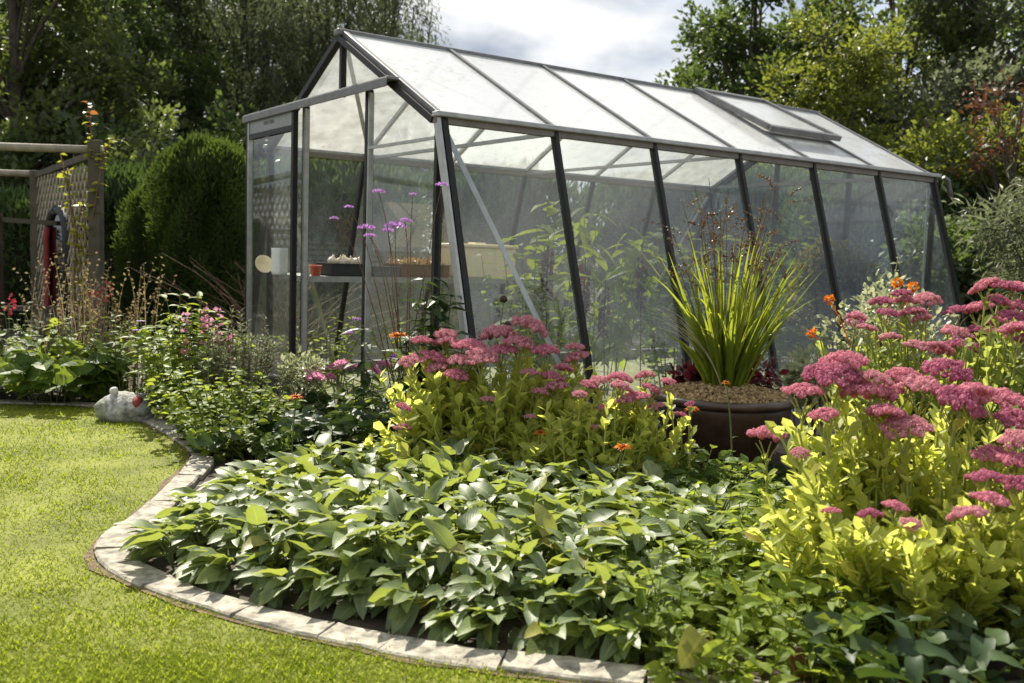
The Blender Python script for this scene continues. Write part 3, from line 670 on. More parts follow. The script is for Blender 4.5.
# ------------------------------------------------------------------ hosta-like ground cover
hp_px = [(140, 545), (165, 512), (215, 478), (300, 455), (400, 452), (500, 458), (570, 470), (640, 480), (720, 492), (770, 505), (770, 530), (720, 560), (690, 585), (660, 610), (655, 640), (560, 640), (430, 616), (300, 588), (200, 566)]
hp = np.array([at(x, y, .12)[:2] for x, y in hp_px]); hp[14:] = np.array([at(x, y, .0)[:2] for x, y in [(660, 664), (565, 655), (430, 634), (300, 604), (205, 580)]])
def poly_dist(P, Q):
    "signed distance (inside positive), and direction to the nearest edge point"
    a = Q; b = np.roll(Q, -1, 0); best = np.full(len(P), 1e9); bd = np.zeros((len(P), 2)); ins = np.zeros(len(P), bool)
    for p, q in zip(a, b):
        e = q - p; t = np.clip(((P - p) @ e) / (e @ e), 0, 1); c = p + t[:, None] * e; v = c - P; d = np.linalg.norm(v, axis=1); k = d < best; best[k] = d[k]; bd[k] = v[k]
        cr = ((p[1] > P[:, 1]) != (q[1] > P[:, 1])) & (P[:, 0] < (q[0] - p[0]) * (P[:, 1] - p[1]) / (q[1] - p[1] + 1e-12) + p[0]); ins ^= cr
    return np.where(ins, best, -best), bd / (best[:, None] + 1e-9)
rng = np.random.default_rng(21)
cand = rng.uniform(hp.min(0), hp.max(0), (60000, 2)); d_, o_ = poly_dist(cand, hp); cand = cand[d_ > .022]; il_, kd_ = inside_lawn(cand); cand = cand[(~il_) & (kd_ > .17)]

# crowns of the clump: each crown carries a rosette
sel = []
for c in cand:
    if all((c[0] - s_[0]) ** 2 + (c[1] - s_[1]) ** 2 > .080 ** 2 for s_ in sel): sel.append(c)
sel = np.array(sel); dsel, osel = poly_dist(sel, hp); dsel = dsel - .015
lb = MB(); pb_ = MB()
for c, dd_, oo in zip(sel, dsel, osel):
    k = rng.integers(11, 16); hgt = .150 * min(1, .34 + dd_ / .28) * rng.uniform(.7, 1.25)
    az = rng.uniform(0, 2 * PI, k); edge = math.exp(-dd_ / .16); oa = math.atan2(oo[1], oo[0])
    # outward bias at the edge
    mixv = np.c_[np.cos(az), np.sin(az)] + oo * 1.8 * edge + np.array([-.35, -.45]); az = np.arctan2(mixv[:, 1], mixv[:, 0])
    lay = rng.random(k) ** .6; z = hgt * lay + .02
    el = rng.normal(.26, .36, k) + .5 * (lay - .6) - .8 * edge * (1 - lay) ; el = np.clip(el, -1.0, 1.15)
    A = np.c_[np.cos(az) * np.cos(el), np.sin(az) * np.cos(el), np.sin(el)]; H = unit(np.c_[-np.cos(az) * np.sin(el), -np.sin(az) * np.sin(el), np.cos(el)] + rng.normal(0, .33, (k, 3)))
    r0 = rng.uniform(.01, .06, k); P = np.c_[c[0] + np.cos(az) * r0, c[1] + np.sin(az) * r0, z]
    Ln = rng.uniform(.060, .118, k) * rng.uniform(.8, 1.15); lb.batch(HOSTA, P, A, H, Ln, rng.uniform(.9, 1.3, k), smooth=True)
    for q in range(0, k, 2): pb_.tube([(c[0], c[1], 0), tuple((P[q] + np.array([c[0], c[1], 0])) / 2 + (0, 0, .01)), tuple(P[q])], .003, 4, False)
hc = thing('hosta_patch', 'dense patch of overlapping grey green hosta leaves spilling over the edging stones', 'hosta', (0, 0, 0)); hc['kind'] = 'stuff'
lb.build('leaves', M_hosta, hc); pb_.build('leaf_stalks', M_stem, hc)
# weeds and mixed low leaves to the right of the hostas
wp = np.array([at(x, y)[:2] for x, y in [(640, 560), (700, 520), (770, 520), (850, 560), (900, 640), (890, 700), (760, 700), (640, 690), (630, 640)]])
rng = np.random.default_rng(22); cand = rng.uniform(wp.min(0), wp.max(0), (1500, 2)); d_, _ = poly_dist(cand, wp); cand = cand[d_ > 0][:430]; n = len(cand)
lb = MB()
for c in cand:
    k = rng.integers(5, 10); hgt = rng.uniform(.05, .24); b = np.array([*c, 0]); P = curve_stem(b, b + np.r_[rng.normal(0, .05, 2), hgt], .2, 5, rng); lb.tube(P, .0015, 3, False)
    leaves_on(lb, P, k, [SMALL, OVAL, LANCE, HOSTA][rng.integers(0, 4)], rng.uniform(.025, .09), rng, .1, 1, .25, .2)
tag(lb.build('mixed_weeds', M_lime), 'tangle of small bright green weed leaves between hostas and the big sedum', 'weeds', kind='stuff')
# dark low leaves under the front sedum
wp = np.array([at(x, y)[:2] for x, y in [(840, 600), (930, 590), (1100, 590), (1150, 760), (860, 760), (800, 690)]])
rng = np.random.default_rng(23); cand = rng.uniform(wp.min(0), wp.max(0), (900, 2)); d_, _ = poly_dist(cand, wp); cand = cand[d_ > 0][:380]; n = len(cand)
az = rng.uniform(0, 2 * PI, n); el = rng.normal(.15, .4, n); lb = MB()
A = np.c_[np.cos(az) * np.cos(el), np.sin(az) * np.cos(el), np.sin(el)]; H = unit(np.array([0, 0, 1.]) + rng.normal(0, .35, (n, 3)))
lb.batch(HOSTA, np.c_[cand, rng.uniform(.03, .20, n)], A, H, rng.uniform(.055, .115, n), 1.0, smooth=True)
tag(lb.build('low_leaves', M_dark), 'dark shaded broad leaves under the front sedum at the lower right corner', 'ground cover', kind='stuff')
# a large yellowed leaf and dead leaves in the corner
def single_leaf(name, label, p, az, el, ln, w, m_, roll=.2):
    lb = MB(); A = np.array([[math.cos(az) * math.cos(el), math.sin(az) * math.cos(el), math.sin(el)]]); lb.batch(BIGHEART, np.zeros((1, 3)), A, unit(np.array([[roll, -.5, 1.]])), ln, w, smooth=True)
    lb.tube([(0, 0, 0), tuple(-A[0] * .04 + (0, 0, -.02)), tuple(-A[0] * .07 + (0, 0, -.09))], .0035, 5)
    o = lb.build(name, m_); o.location = p; tag(o, label, 'leaf'); return o
single_leaf('yellow_leaf', 'big broad yellow leaf hanging at the lower edge of the bed', atd(702, 636, 2.12), -2.3, -.55, .088, 1.15, M_yell, .5)
single_leaf('lime_leaf', 'crinkled lime green leaf right of the big yellow leaf', atd(800, 622, 2.42), 2.6, -.1, .10, .8, M_lime)
single_leaf('brown_leaf', 'curled dead brown leaf low at the front edge of the bed', atd(792, 650, 2.3), -1.2, -.8, .09, .9, M_dead)

# ------------------------------------------------------------------ sedums
def head_mesh(rng, fac=1.0):
    "a flat-domed sedum flower head: hundreds of tiny starry florets on a branching corymb; unit diameter"
    mb = MB(); subs = []
    for k in range(26):
        a = k * 2.4; r_ = .40 * math.sqrt((k + .5) / 26); subs.append((r_ * math.cos(a) + rng.normal(0, .02), r_ * math.sin(a) + rng.normal(0, .02), .13 * (1 - (r_ / .42) ** 2) + .03 + rng.normal(0, .016)))
    n = 52
    for c in subs:
        d = rdir(rng, n); d[:, 2] = np.abs(d[:, 2]) * .9 + .02; P = np.array(c) + d * rng.uniform(.7, 1.0, (n, 1)) * np.array([.105, .105, .085])
        A = unit(np.cross(d, rdir(rng, n))); H = unit(d + rng.normal(0, .3, (n, 3)))
        s_ = rng.uniform(.022, .040, n); mb.batch(STAR, P, A, H, s_)
        mb.lathe([(.03, -.045), (.065, -.015), (.06, .015), (.035, .04), (.002, .048)], 8, c)
    return mb
def star_tpl():
    V = [(0, 0, .25)]
    for k in range(10):
        a = k * PI / 5; r_ = .8 if k % 2 == 0 else .32; V.append((r_ * math.sin(a), r_ * math.cos(a), .08 if k % 2 == 0 else .2))
    return np.array(V), np.array([(0, 1 + (2 * k + 9) % 10, 1 + 2 * k, 2 + 2 * k) for k in range(5)]), np.zeros((11, 2))
STAR = star_tpl()
HEADS = [head_mesh(np.random.default_rng(50 + k)).mesh('flower_head', M_head[k % 3]) for k in range(6)]
def sedum(label, heads, Yf, cpx, base_py, spread, seed, extra=16, leafn=11, ln=.085, group='pink flowering sedums', mats=(0, 1, 2), lmat=None, hs=1.16, single=False):
    """heads: (px, py, width_px); Yf(py) gives each head's forward distance; the plant stands at the ground point (cpx, base_py)"""
    rng = np.random.default_rng(seed); base = at(cpx, base_py); t = thing('sedum_plant', label, 'sedum', base, 0, group); lb = MB(); sb = MB(); tops = []
    for (px, py, w_) in heads:
        Y_ = Yf(px, py) + rng.normal(0, .04); tip = atd(px, py, Y_); D = w_ / F_PX * Y_ * hs
        tops.append((tip - base, D))
    def stem(tip, D, n_l):
        off = tip[:2]; b = np.r_[off * .72 + rng.normal(0, .03, 2), 0]
        P = curve_stem(b, tip, .06, 8, rng); sb.tube(P, np.linspace(.005, .0032, 8), 6, False)
        leaves_on(lb, P, n_l, SPOON, ln * 1.22, rng, .10, .95, .78, .30, rng.uniform(1.15, 1.45), whorl=2.2)
        leaves_on(lb, P, n_l // 3, SPOON, ln * .8, rng, .5, .97, .65, .2, 1.2, whorl=2.9)
        return P
    for k, (tip, D) in enumerate(tops):
        stalk = tip - np.array([0, 0, D * .38]); P = stem(stalk, D, leafn)
        for q in range(7):                      # corymb branches
            a = q * 2.4; r_ = D * .33 * math.sqrt((q + .5) / 7); sb.tube([tuple(stalk - (0, 0, D * .12 * (q % 3))), tuple(stalk + np.array([math.cos(a) * r_ * .55, math.sin(a) * r_ * .55, D * .16])), tuple(tip + np.array([math.cos(a) * r_, math.sin(a) * r_, -.01]))], .0022, 4, False)
        ho = bpy.data.objects.new('flower_head', HEADS[(mats[k % len(mats)] + 3 * int(rng.integers(0, 2))) % 6]); COL.objects.link(ho); ho.parent = t; ho.location = tip
        ho.scale = (D, D * rng.uniform(.85, 1.0), D * rng.uniform(1.1, 1.4)); ho.rotation_euler = (rng.normal(0, .16), rng.normal(0, .16), rng.uniform(0, 6.3))
    if not single:
        T = np.array([q[0] for q in tops]); 
        for k in range(extra):
            j = rng.integers(0, len(T)); tip = T[j] * np.array([1, 1, rng.uniform(.5, .90)]) + np.r_[rng.normal(0, spread * .15, 2), 0]; stem(tip, .05, int(leafn * .85))
    sb.build('stems', M_sedstem, t); lb.build('leaves', lmat or M_sed, t)
    return t
h3 = [(843, 368, 46), (833, 382, 62), (803, 396, 44), (875, 382, 32), (905, 381, 36), (945, 376, 48), (866, 399, 52), (920, 391, 48), (888, 395, 34), (955, 408, 54), (998, 403, 52), (906, 432, 50), (824, 418, 34), (1016, 424, 42), (886, 419, 42), (1018, 444, 40), (990, 458, 36), (986, 481, 38), (1016, 467, 42), (969, 519, 40), (990, 504, 38), (870, 518, 28), (895, 509, 26), (910, 526, 24), (831, 513, 20), (1022, 488, 36), (972, 398, 42), (1062, 420, 46), (1050, 458, 44), (1082, 480, 46), (1060, 510, 40), (800, 455, 22), (1100, 440, 46)]
sedum('largest pink headed sedum in the right foreground, with yellow green leaves', h3, lambda x, y: 2.98 - np.clip((y - 365) / 160, 0, 1) * .62, 935, 606, .45, 31, extra=210, leafn=20, ln=.070, mats=(0, 1, 0, 2))
h1 = [(447, 346, 30), (433, 360, 30), (412, 364, 28), (436, 371, 26), (470, 350, 34), (482, 357, 32), (500, 340, 40), (502, 355, 37), (482, 364, 32), (528, 331, 40), (545, 355, 30), (575, 350, 22), (577, 361, 28), (552, 380, 26), (530, 375, 20), (556, 389, 26), (563, 371, 22), (540, 394, 17), (488, 401, 16), (403, 409, 17), (403, 430, 20), (530, 418, 13), (422, 344, 24), (462, 364, 30), (518, 347, 34), (456, 378, 26), (446, 338, 26)]
sedum('tall pink headed sedum against the greenhouse corner, behind the hostas', h1, lambda x, y: 4.3 - np.clip((y - 330) / 100, 0, 1) * .35, 492, 482, .6, 32, extra=130, leafn=20, ln=.075, mats=(2, 0, 2))
h2 = [(600, 383, 24), (620, 381, 26), (645, 378, 20), (589, 386, 20), (620, 390, 26), (634, 398, 20), (625, 403, 22), (650, 391, 24), (656, 408, 18), (604, 409, 14), (580, 396, 17), (642, 399, 20), (594, 428, 11)]
sedum('low yellow leaved sedum with small pink heads left of the bowl planter', h2, lambda x, y: 4.0 - np.clip((y - 375) / 50, 0, 1) * .2, 612, 503, .4, 33, extra=120, leafn=19, ln=.062, mats=(2, 0))
h4 = [(856, 320, 22), (867, 330, 20), (881, 305, 26), (906, 304, 26), (927, 303, 30), (888, 316, 24), (913, 315, 28), (922, 321, 20), (957, 314, 28), (978, 312, 30), (955, 337, 34), (976, 333, 28), (998, 339, 34), (918, 350, 30), (902, 296, 22), (938, 352, 30), (890, 340, 24), (963, 350, 34), (1000, 325, 28)]
sedum('pink sedum behind the front one, growing beside the rose at the far greenhouse end', h4, lambda x, y: 4.05 - np.clip((y - 290) / 60, 0, 1) * .3, 925, 475, .5, 34, extra=110, leafn=19, ln=.060, lmat=M_sedg, mats=(0, 2, 1))
h5 = [(986, 289, 30), (1007, 290, 32), (1020, 292, 30), (996, 303, 28), (1017, 311, 34), (1012, 319, 28), (1017, 333, 34), (1040, 298, 36), (1045, 320, 36), (1030, 345, 34), (1060, 310, 36)]
sedum('pink sedum at the right edge, tallest and cut by the frame', h5, lambda x, y: 3.6 - np.clip((y - 290) / 60, 0, 1) * .25, 1035, 505, .4, 35, extra=90, leafn=19, ln=.060, lmat=M_sedg, mats=(0, 1))
sedum('single leaning sedum stem with one flat pink head before the bowl planter', [(767, 440, 40)], lambda x, y: 3.25, 790, 530, .1, 36, extra=0, leafn=12, ln=.05, mats=(0,), single=True)
sedum('two stemmed young sedum between the low sedum and the bowl planter', [(681, 417, 16), (668, 383, 16), (690, 405, 12)], lambda x, y: 3.95, 676, 500, .1, 37, extra=3, leafn=11, ln=.045, mats=(1, 0))

# ------------------------------------------------------------------ bowl planter and what grows in it
bc = at(735, 471); PY = bc[1] + .22; bc[1] = PY; bc[0] = (735 - 520) / F_PX * PY
pot = thing('bowl_planter', 'wide dark brown glazed bowl planter topped with gravel, holding sword leaves', 'planter', bc); pot.scale = (1.0, 1.0, 1.0)
glaze = plain('dark brown glaze', (.06, .033, .023), .45, noise=.5, nscale=11, spec=.4, bump=.15)
prof = [(.001, 0), (.20, 0), (.215, .012)]
for k in range(13):
    t_ = k / 12; prof.append((.215 + .115 * math.sin(t_ * PI / 2) + .003 * math.sin(k * 2.6), .015 + .285 * t_))
prof2 = prof + [(.326, .302), (.326, .31)]
mb = MB(); mb.lathe(prof2 + [(.300, .31), (.29, .25), (.001, .25)], 56); mb.build('bowl', glaze, pot)
mb = MB(); mb.lathe([(.300, .306), (.342, .302), (.349, .318), (.344, .336), (.318, .342), (.303, .334), (.300, .306)], 56); mb.build('rim', plain('brown glaze rim', (.075, .045, .034), .35, noise=.5, nscale=9), pot)
gm_ = leaf_mat('straw gravel', (.18, .11, .05), (.50, .37, .18), tw=.1, rough=.8)
rng = np.random.default_rng(41); n = 2600; a = rng.uniform(0, 2 * PI, n); r_ = .315 * np.sqrt(rng.random(n)); z = .322 + .055 * (1 - (r_ / .32) ** 2) + rng.uniform(0, .014, n)
PEB = (np.array([(-.5, -.5, 0), (.5, -.4, 0), (.4, .5, 0), (-.4, .4, 0), (-.25, -.25, .5), (.3, -.2, .45), (.2, .3, .5), (-.2, .25, .4)], float), np.array([(4, 5, 6, 7), (0, 1, 5, 4), (1, 2, 6, 5), (2, 3, 7, 6), (3, 0, 4, 7)]), np.zeros((8, 2)))
mb = MB(); mb.lathe([(.306, .300), (.29, .330), (.15, .364), (.001, .374)], 36); mb.batch(PEB, np.c_[r_ * np.cos(a), r_ * np.sin(a), z], np.c_[np.cos(a * 7), np.sin(a * 7), np.zeros(n)], unit(np.array([0, 0, 1.]) + rng.normal(0, .35, (n, 3))), rng.uniform(.010, .022, n))
mb.build('gravel', gm_, pot)

cro = thing('sword_leaf_plant', 'tall clump of upright sword leaves with brown seed stalks growing in the bowl planter', 'potted plant', bc + (0, 0, .345))
rng = np.random.default_rng(42); lb = MB(); wb = MB(); sb = MB(); pods = MB()
for k in range(210):
    az = rng.uniform(0, 2 * PI); t0_ = rng.uniform(.02, .46); Ln = rng.uniform(.34, .86); r_ = rng.uniform(0, .10)
    strap(lb, (math.cos(az) * r_, math.sin(az) * r_, 0), az + rng.normal(0, .3), t0_, t0_ + (rng.uniform(.05, .9) * rng.random() ** .5 if k % 9 else rng.uniform(.9, 1.9)), Ln, rng.uniform(.005, .015), 8, rng.uniform(-1.4, 1.4))
for k in range(20):                         # pale dry leaves arching to the left
    az = PI + rng.normal(.15, .40); strap(wb, (-.04, rng.normal(0, .04), .05), az, .25 + rng.random() * .25, rng.uniform(1.35, 1.8), rng.uniform(.42, .66), rng.uniform(.005, .008), 9, 0, .2)
for k in range(26):
    az = rng.uniform(0, 2 * PI); P = curve_stem((math.cos(az) * .05, math.sin(az) * .05, 0), (math.cos(az) * rng.uniform(.12, .42), math.sin(az) * rng.uniform(.1, .3), rng.uniform(.70, 1.08)), .1, 8, rng)
    sb.tube(P, np.linspace(.003, .0014, 8), 4, False)
    for br in range(rng.integers(2, 5)):
        q = along(P, np.array([rng.uniform(.62, .97)]))[0]; e = q + np.r_[rng.normal(0, .08, 2), rng.uniform(.01, .09)]; C = curve_stem(q, e, .2, 5, rng); sb.tube(C, .0012, 4, False)
        m_ = rng.integers(5, 10); pp = along(C, np.linspace(.25, 1, m_)) + rng.normal(0, .004, (m_, 3)); pods.batch(PEB, pp, rdir(rng, m_), rdir(rng, m_), rng.uniform(.008, .014, m_))
lb.build('leaves', M_sword, cro); wb.build('dry_leaves', M_straw, cro); sb.build('seed_stalks', M_bstem, cro); pods.build('seed_pods', lm('brown pods', (.06, .035, .02), (.20, .12, .05), tw=.15), cro)['kind'] = 'stuff'
def burgundy(label, p, r_, h, nl, seed): return shrub('burgundy_plant', label, 'red plant', p, r_, r_, h, nl, OVAL, .055, M_burg, seed, group='burgundy leaved plants round the bowl', zmin=.02)
burgundy('burgundy leaved plant left behind the bowl planter rim', at(672, 446), .13, .48, 260, 43)
burgundy('burgundy leaved plant low behind the bowl, hugging the sword leaves', bc + (-.12, .18, .30), .10, .17, 160, 44)
burgundy('burgundy leaved plant right behind the bowl planter', bc + (.26, .32, 0), .18, .52, 300, 45)

# ------------------------------------------------------------------ flowers on tall stalks
def orange_flower(label, px, py, Y_, gpy, seed, w=16, half=False):
    rng = np.random.default_rng(seed); tip = atd(px, py, Y_); b = np.array([tip[0] + rng.normal(0, .03), tip[1] + rng.normal(0, .03), 0]); t = thing('orange_daisy', label, 'flower', b, 0, 'orange flowers scattered in the bed')
    D = w / F_PX * Y_; lb = MB(); P = curve_stem((0, 0, 0), tip - b, .08, 7, rng); lb.tube(P, np.linspace(.0042, .003, 7), 6); lb.build('stem', M_stem, t)
    n = 22; az = np.arange(n) * 2 * PI / n; el = rng.normal(.12, .15, n); A = np.c_[np.cos(az) * np.cos(el), np.sin(az) * np.cos(el), np.sin(el)]
    pb2 = MB(); pb2.batch(LANCE, np.tile(tip - b, (n, 1)) + A * D * .12, A, np.tile([0, 0, 1.], (n, 1)), D * .42, 1.1); pb2.batch(LANCE, np.tile(tip - b, (n, 1)) + A * D * .08 + (0, 0, .004), unit(A + (0, 0, .5)), np.tile([0, 0, 1.], (n, 1)), D * .30, 1.1); pb2.build('petals', M_orange, t)
    mb = MB(); mb.lathe([(.001, -.006), (D * .13, -.002), (D * .16, .004), (D * .10, .010), (.001, .013)], 12, tip - b); mb.build('cone', M_cone, t)
    lv = MB(); leaves_on(lv, P, 7, LANCE, .05, rng, .05, .55, .4); lv.build('leaves', M_mid, t)
orange_flower('orange daisy nearest the stones, in the lower right weeds', 676, 588, 2.85, 0, 61, 15)
orange_flower('orange daisy above the middle of the hosta patch', 431, 469, 3.75, 0, 62, 13)
orange_flower('orange daisy in front of the tall sedum leaves', 540, 433, 3.85, 0, 63, 13)
orange_flower('orange daisy in front of the low yellow leaved sedum', 623, 447, 3.55, 0, 64, 18)
orange_flower('orange daisy beside the left rim of the bowl planter', 692, 409, 4.1, 0, 65, 15)
orange_flower('orange daisy right of the bowl, touching the big sedum', 796, 433, 3.3, 0, 66, 13)
orange_flower('orange daisy at the left, on a hairy stalk behind the hostas', 296, 397, 4.25, 0, 67, 14)
orange_flower('orange daisy before the bowl planter with bare long stalk', 726, 383, 3.9, 0, 68, 9)
orange_flower('orange lily like flower at the foot of the greenhouse corner post', 399, 336, 4.6, 0, 69, 22)
# verbena with tall wiry stems
vb = at(404, 452); ver = thing('verbena', 'tall wiry verbena with small purple heads in front of the greenhouse corner', 'verbena', vb)
rng = np.random.default_rng(71); sb = MB()
for k, (px, py, w_) in enumerate([(379, 193, 12), (349, 208, 9), (366, 229, 16), (370, 237, 11), (395, 228, 20), (405, 222, 12), (334, 219, 8), (442, 186, 12), (413, 195, 8), (388, 232, 12), (356, 320, 9), (350, 334, 9)]):
    tip = atd(px, py, 4.45 + rng.normal(0, .08)) - vb; fork = tip * np.array([.55, .55, .72]) + np.r_[rng.normal(0, .02, 2), 0]
    sb.tube(curve_stem((rng.normal(0, .02), rng.normal(0, .02), 0), fork, .04, 7, rng), .0026, 4, False); sb.tube(curve_stem(fork, tip, .08, 6, rng), .0018, 4, False)
    D = w_ / F_PX * 4.45; n = 46; d = rdir(rng, n); d[:, 2] = np.abs(d[:, 2]); fb = MB(); fb.batch(QUAD, d * np.array([.42, .42, .16]), unit(d + (0, 0, .6)), rdir(rng, n), .22, 1.3)
    o = fb.build('flower_head', M_purple, ver); o.location = tip; o.scale = (D, D, D)
sb.build('stems', M_bstem, ver)
# leafy dark plants by the corner
perennial('coneflower', 'dark leafy coneflower clump at the foot of the greenhouse corner', 'coneflower', at(432, 462), .17, .98, 14, LANCE, .19, 17, M_dark, M_stem, 72, .15, 1.0, .25, 1.3)
cf, tips = perennial('coneflower', 'seeding coneflower with dark cones behind the tall sedum', 'coneflower', at(492, 452), .14, .82, 7, LANCE, .10, 6, M_dark, M_stem, 73, .2, 1.0, .2)
for p in tips:
    mb = MB(); mb.lathe([(.002, -.012), (.018, -.004), (.020, .010), (.010, .024), (.001, .028)], 10, p); mb.build('seed_cone', M_cone, cf)
perennial('drooping_plant', 'dark single stemmed plant with drooping leaves before the open doorway', 'plant', at(362, 458), .03, .66, 2, LANCE, .15, 12, M_dark, M_stem, 74, -.1, .3, .55, 1.4)

# ------------------------------------------------------------------ left part of the bed
perennial('aster', 'pale green leafy aster with a few purple flowers left of the greenhouse', 'aster', at(188, 419), .29, .72, 56, LANCE, .12, 18, M_lime, M_stem, 81, .3, 1.2, .1, 1.4)
perennial('catmint', 'bushy lit plant with small pale leaves spilling over the stones beside the painted stone', 'plant', at(214, 442), .27, .44, 42, OVAL, .07, 15, M_lime, M_stem, 82, .25, 1.25, .06, 1.2)
perennial('mint', 'bright green bushy mint where the stones curve towards the lawn', 'mint', at(225, 454), .28, .36, 44, OVAL, .06, 15, M_lime, M_stem, 83, .25, 1.3, .06, 1.2)
perennial('rosemary', 'upright grey green rosemary bush in front of the sliding door', 'rosemary', at(240, 430), .24, .66, 60, NARROW, .04, 60, M_grey, M_bstem, 84, .55, 1.0, .08, 1.6, taper=.1)
shrub('variegated_shrub', 'small round pale variegated shrub at the doorway', 'shrub', at(300, 430), .15, .15, .50, 700, OVAL, .035, M_varie, 85)
perennial('lungwort', 'dark broad leaved clump just behind the left end of the hostas', 'plant', at(262, 452), .34, .24, 26, BIGHEART, .12, 5, M_dark, M_stem, 86, .1, 1.3, .5, 1.0)
perennial('geranium', 'low olive brown leaved geranium behind the hosta patch', 'geranium', at(265, 462), .20, .22, 24, BIGHEART, .06, 6, M_mid, M_stem, 87, .2, 1.2, .4, 1.1)
perennial('leafy_plant', 'dark green leafy filler between hostas and tall sedum', 'plant', at(340, 450), .42, .30, 40, OVAL, .11, 8, M_dark, M_stem, 88, .2, 1.2, .3, 1.1)
perennial('leafy_plant', 'green leafy filler under the verbena stems', 'plant', at(395, 452), .30, .34, 34, LANCE, .12, 10, M_mid, M_stem, 89, .3, 1.2, .2, 1.2)
pk, tips = perennial('phlox', 'pink and mauve phlox at the bucket in the doorway', 'phlox', at(360, 432), .26, .46, 18, LANCE, .08, 9, M_mid, M_stem, 90, .3, 1.2, .15)
rng = np.random.default_rng(91)
for p in tips[:11]:
    fb = MB(); n = 40; d = rdir(rng, n); d[:, 2] = np.abs(d[:, 2]); fb.batch(QUAD, d * np.array([.030, .030, .022]) + p, unit(d + (0, 0, .3)), rdir(rng, n), .026, 1.5); fb.build('flower_head', M_pink if rng.random() < .5 else M_purple, pk)
pn, tips = perennial('penstemon', 'pale pink penstemon spires left of the sliding door', 'penstemon', at(213, 425), .16, .78, 9, LANCE, .07, 10, M_mid, M_stem, 92, .3, 1.1, .05)
for p in tips[:6]:
    fb = MB(); n = 26; zz = rng.uniform(-.20, .02, n); az = rng.uniform(0, 6.3, n); d = np.c_[np.cos(az), np.sin(az), np.full(n, -.25)]; fb.batch(QUAD, p + np.c_[np.zeros(n), np.zeros(n), zz], d, rdir(rng, n), .030, 1.4); fb.build('flower_spire', M_pink, pn)
perennial('broad_leaved_clump', 'low broad dark green clump left of the painted stone', 'plant', at(58, 402), .36, .40, 30, BIGHEART, .19, 6, M_mid, M_stem, 93, .15, 1.3, .35, 1.0)
perennial('lady_mantle', 'bright green rounded leafy mound behind the broad dark clump', 'plant', at(75, 397), .36, .52, 36, OVAL, .10, 8, M_lime, M_stem, 94, .2, 1.2, .3, 1.3)
dg = thing('dry_grass', 'tall reddish tan dry grass and seed stalks before the trellis post', 'grass clump', at(92, 396)); lb = MB(); rng = np.random.default_rng(95)
for k in range(80):
    az = rng.uniform(0, 6.3); P = strap(lb, (rng.normal(0, .2), rng.normal(0, .12), 0), az, rng.uniform(0, .15), rng.uniform(.15, .7), rng.uniform(.55, .95), .0035, 6, 0)
    n = 9; lb.batch(SMALL, along(P, np.linspace(.65, 1, n)), rdir(rng, n), rdir(rng, n), .025)
lb.build('stalks', M_dry, dg)
perennial('catmint', 'blue grey leafy plant at the left edge before the trellis', 'plant', at(18, 392), .34, .60, 30, OVAL, .07, 14, M_grey, M_stem, 96, .3, 1.1, .1, 1.2)
perennial('leafy_plant', 'tangled mid green plant between dry grass and aster', 'plant', at(128, 402), .34, .55, 34, LANCE, .10, 12, M_mid, M_stem, 97, .3, 1.2, .1, 1.4)
perennial('leafy_plant', 'shaded green plant behind the broad clump at far left', 'plant', at(-25, 396), .4, .5, 30, OVAL, .10, 9, M_mid, M_stem, 98, .25, 1.2, .15, 1.2)
for (px, py, lab) in ((107, 292, 'red flower on a thin stem right of the trellis post'), (92, 299, 'small red flower at the foot of the trellis post'), (9, 304, 'red flower at the left edge of the bed')):
    Y_ = 6.9; tip = atd(px, py, Y_); b = np.array([tip[0], tip[1], 0]); t = thing('red_flower', lab, 'flower', b, 0, 'red flowers by the trellis'); mb = MB(); mb.tube(curve_stem((0, 0, 0), tip - b, .05), .004, 5); mb.build('stem', M_stem, t)
    n = 22; d = rdir(rng, n); fb = MB(); fb.batch(QUAD, d * np.array([.022, .022, .06]) + (tip - b), d, rdir(rng, n), .03, 1.4); fb.build('petals', M_red, t)
for (px, py, lab) in ((186, 318, 'purple aster flower highest on the lime green plant'), (141, 321, 'purple aster flower left on the lime green plant'), (137, 330, 'purple aster flower lower left on the lime green plant'), (171, 377, 'pale lilac flower low in the aster leaves')):
    tip = atd(px, py, 5.35); b = np.array([tip[0], tip[1], 0]); t = thing('purple_flower', lab, 'flower', b, 0, 'purple asters'); mb = MB(); mb.tube(curve_stem((0, 0, 0), tip - b, .05), .003, 5); mb.build('stem', M_stem, t)
    n = 20; az = np.arange(n) * 2 * PI / n; A = np.c_[np.cos(az), np.sin(az), np.full(n, .35)]; fb = MB(); fb.batch(LANCE, np.tile(tip - b, (n, 1)), A, np.tile([0, 0, 1.], (n, 1)), .028, 1.2); fb.build('petals', M_purple, t)
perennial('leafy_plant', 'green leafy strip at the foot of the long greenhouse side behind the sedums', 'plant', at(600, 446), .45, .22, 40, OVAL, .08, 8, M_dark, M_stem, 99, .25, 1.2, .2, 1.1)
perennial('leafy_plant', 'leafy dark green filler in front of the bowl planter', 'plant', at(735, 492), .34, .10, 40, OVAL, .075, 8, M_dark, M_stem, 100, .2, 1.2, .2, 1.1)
perennial('leafy_plant', 'sunlit oval leaves between bowl planter and hostas', 'plant', at(690, 505), .30, .24, 36, OVAL, .09, 7, M_mid, M_stem, 101, .3, 1.2, .25, 1.1)
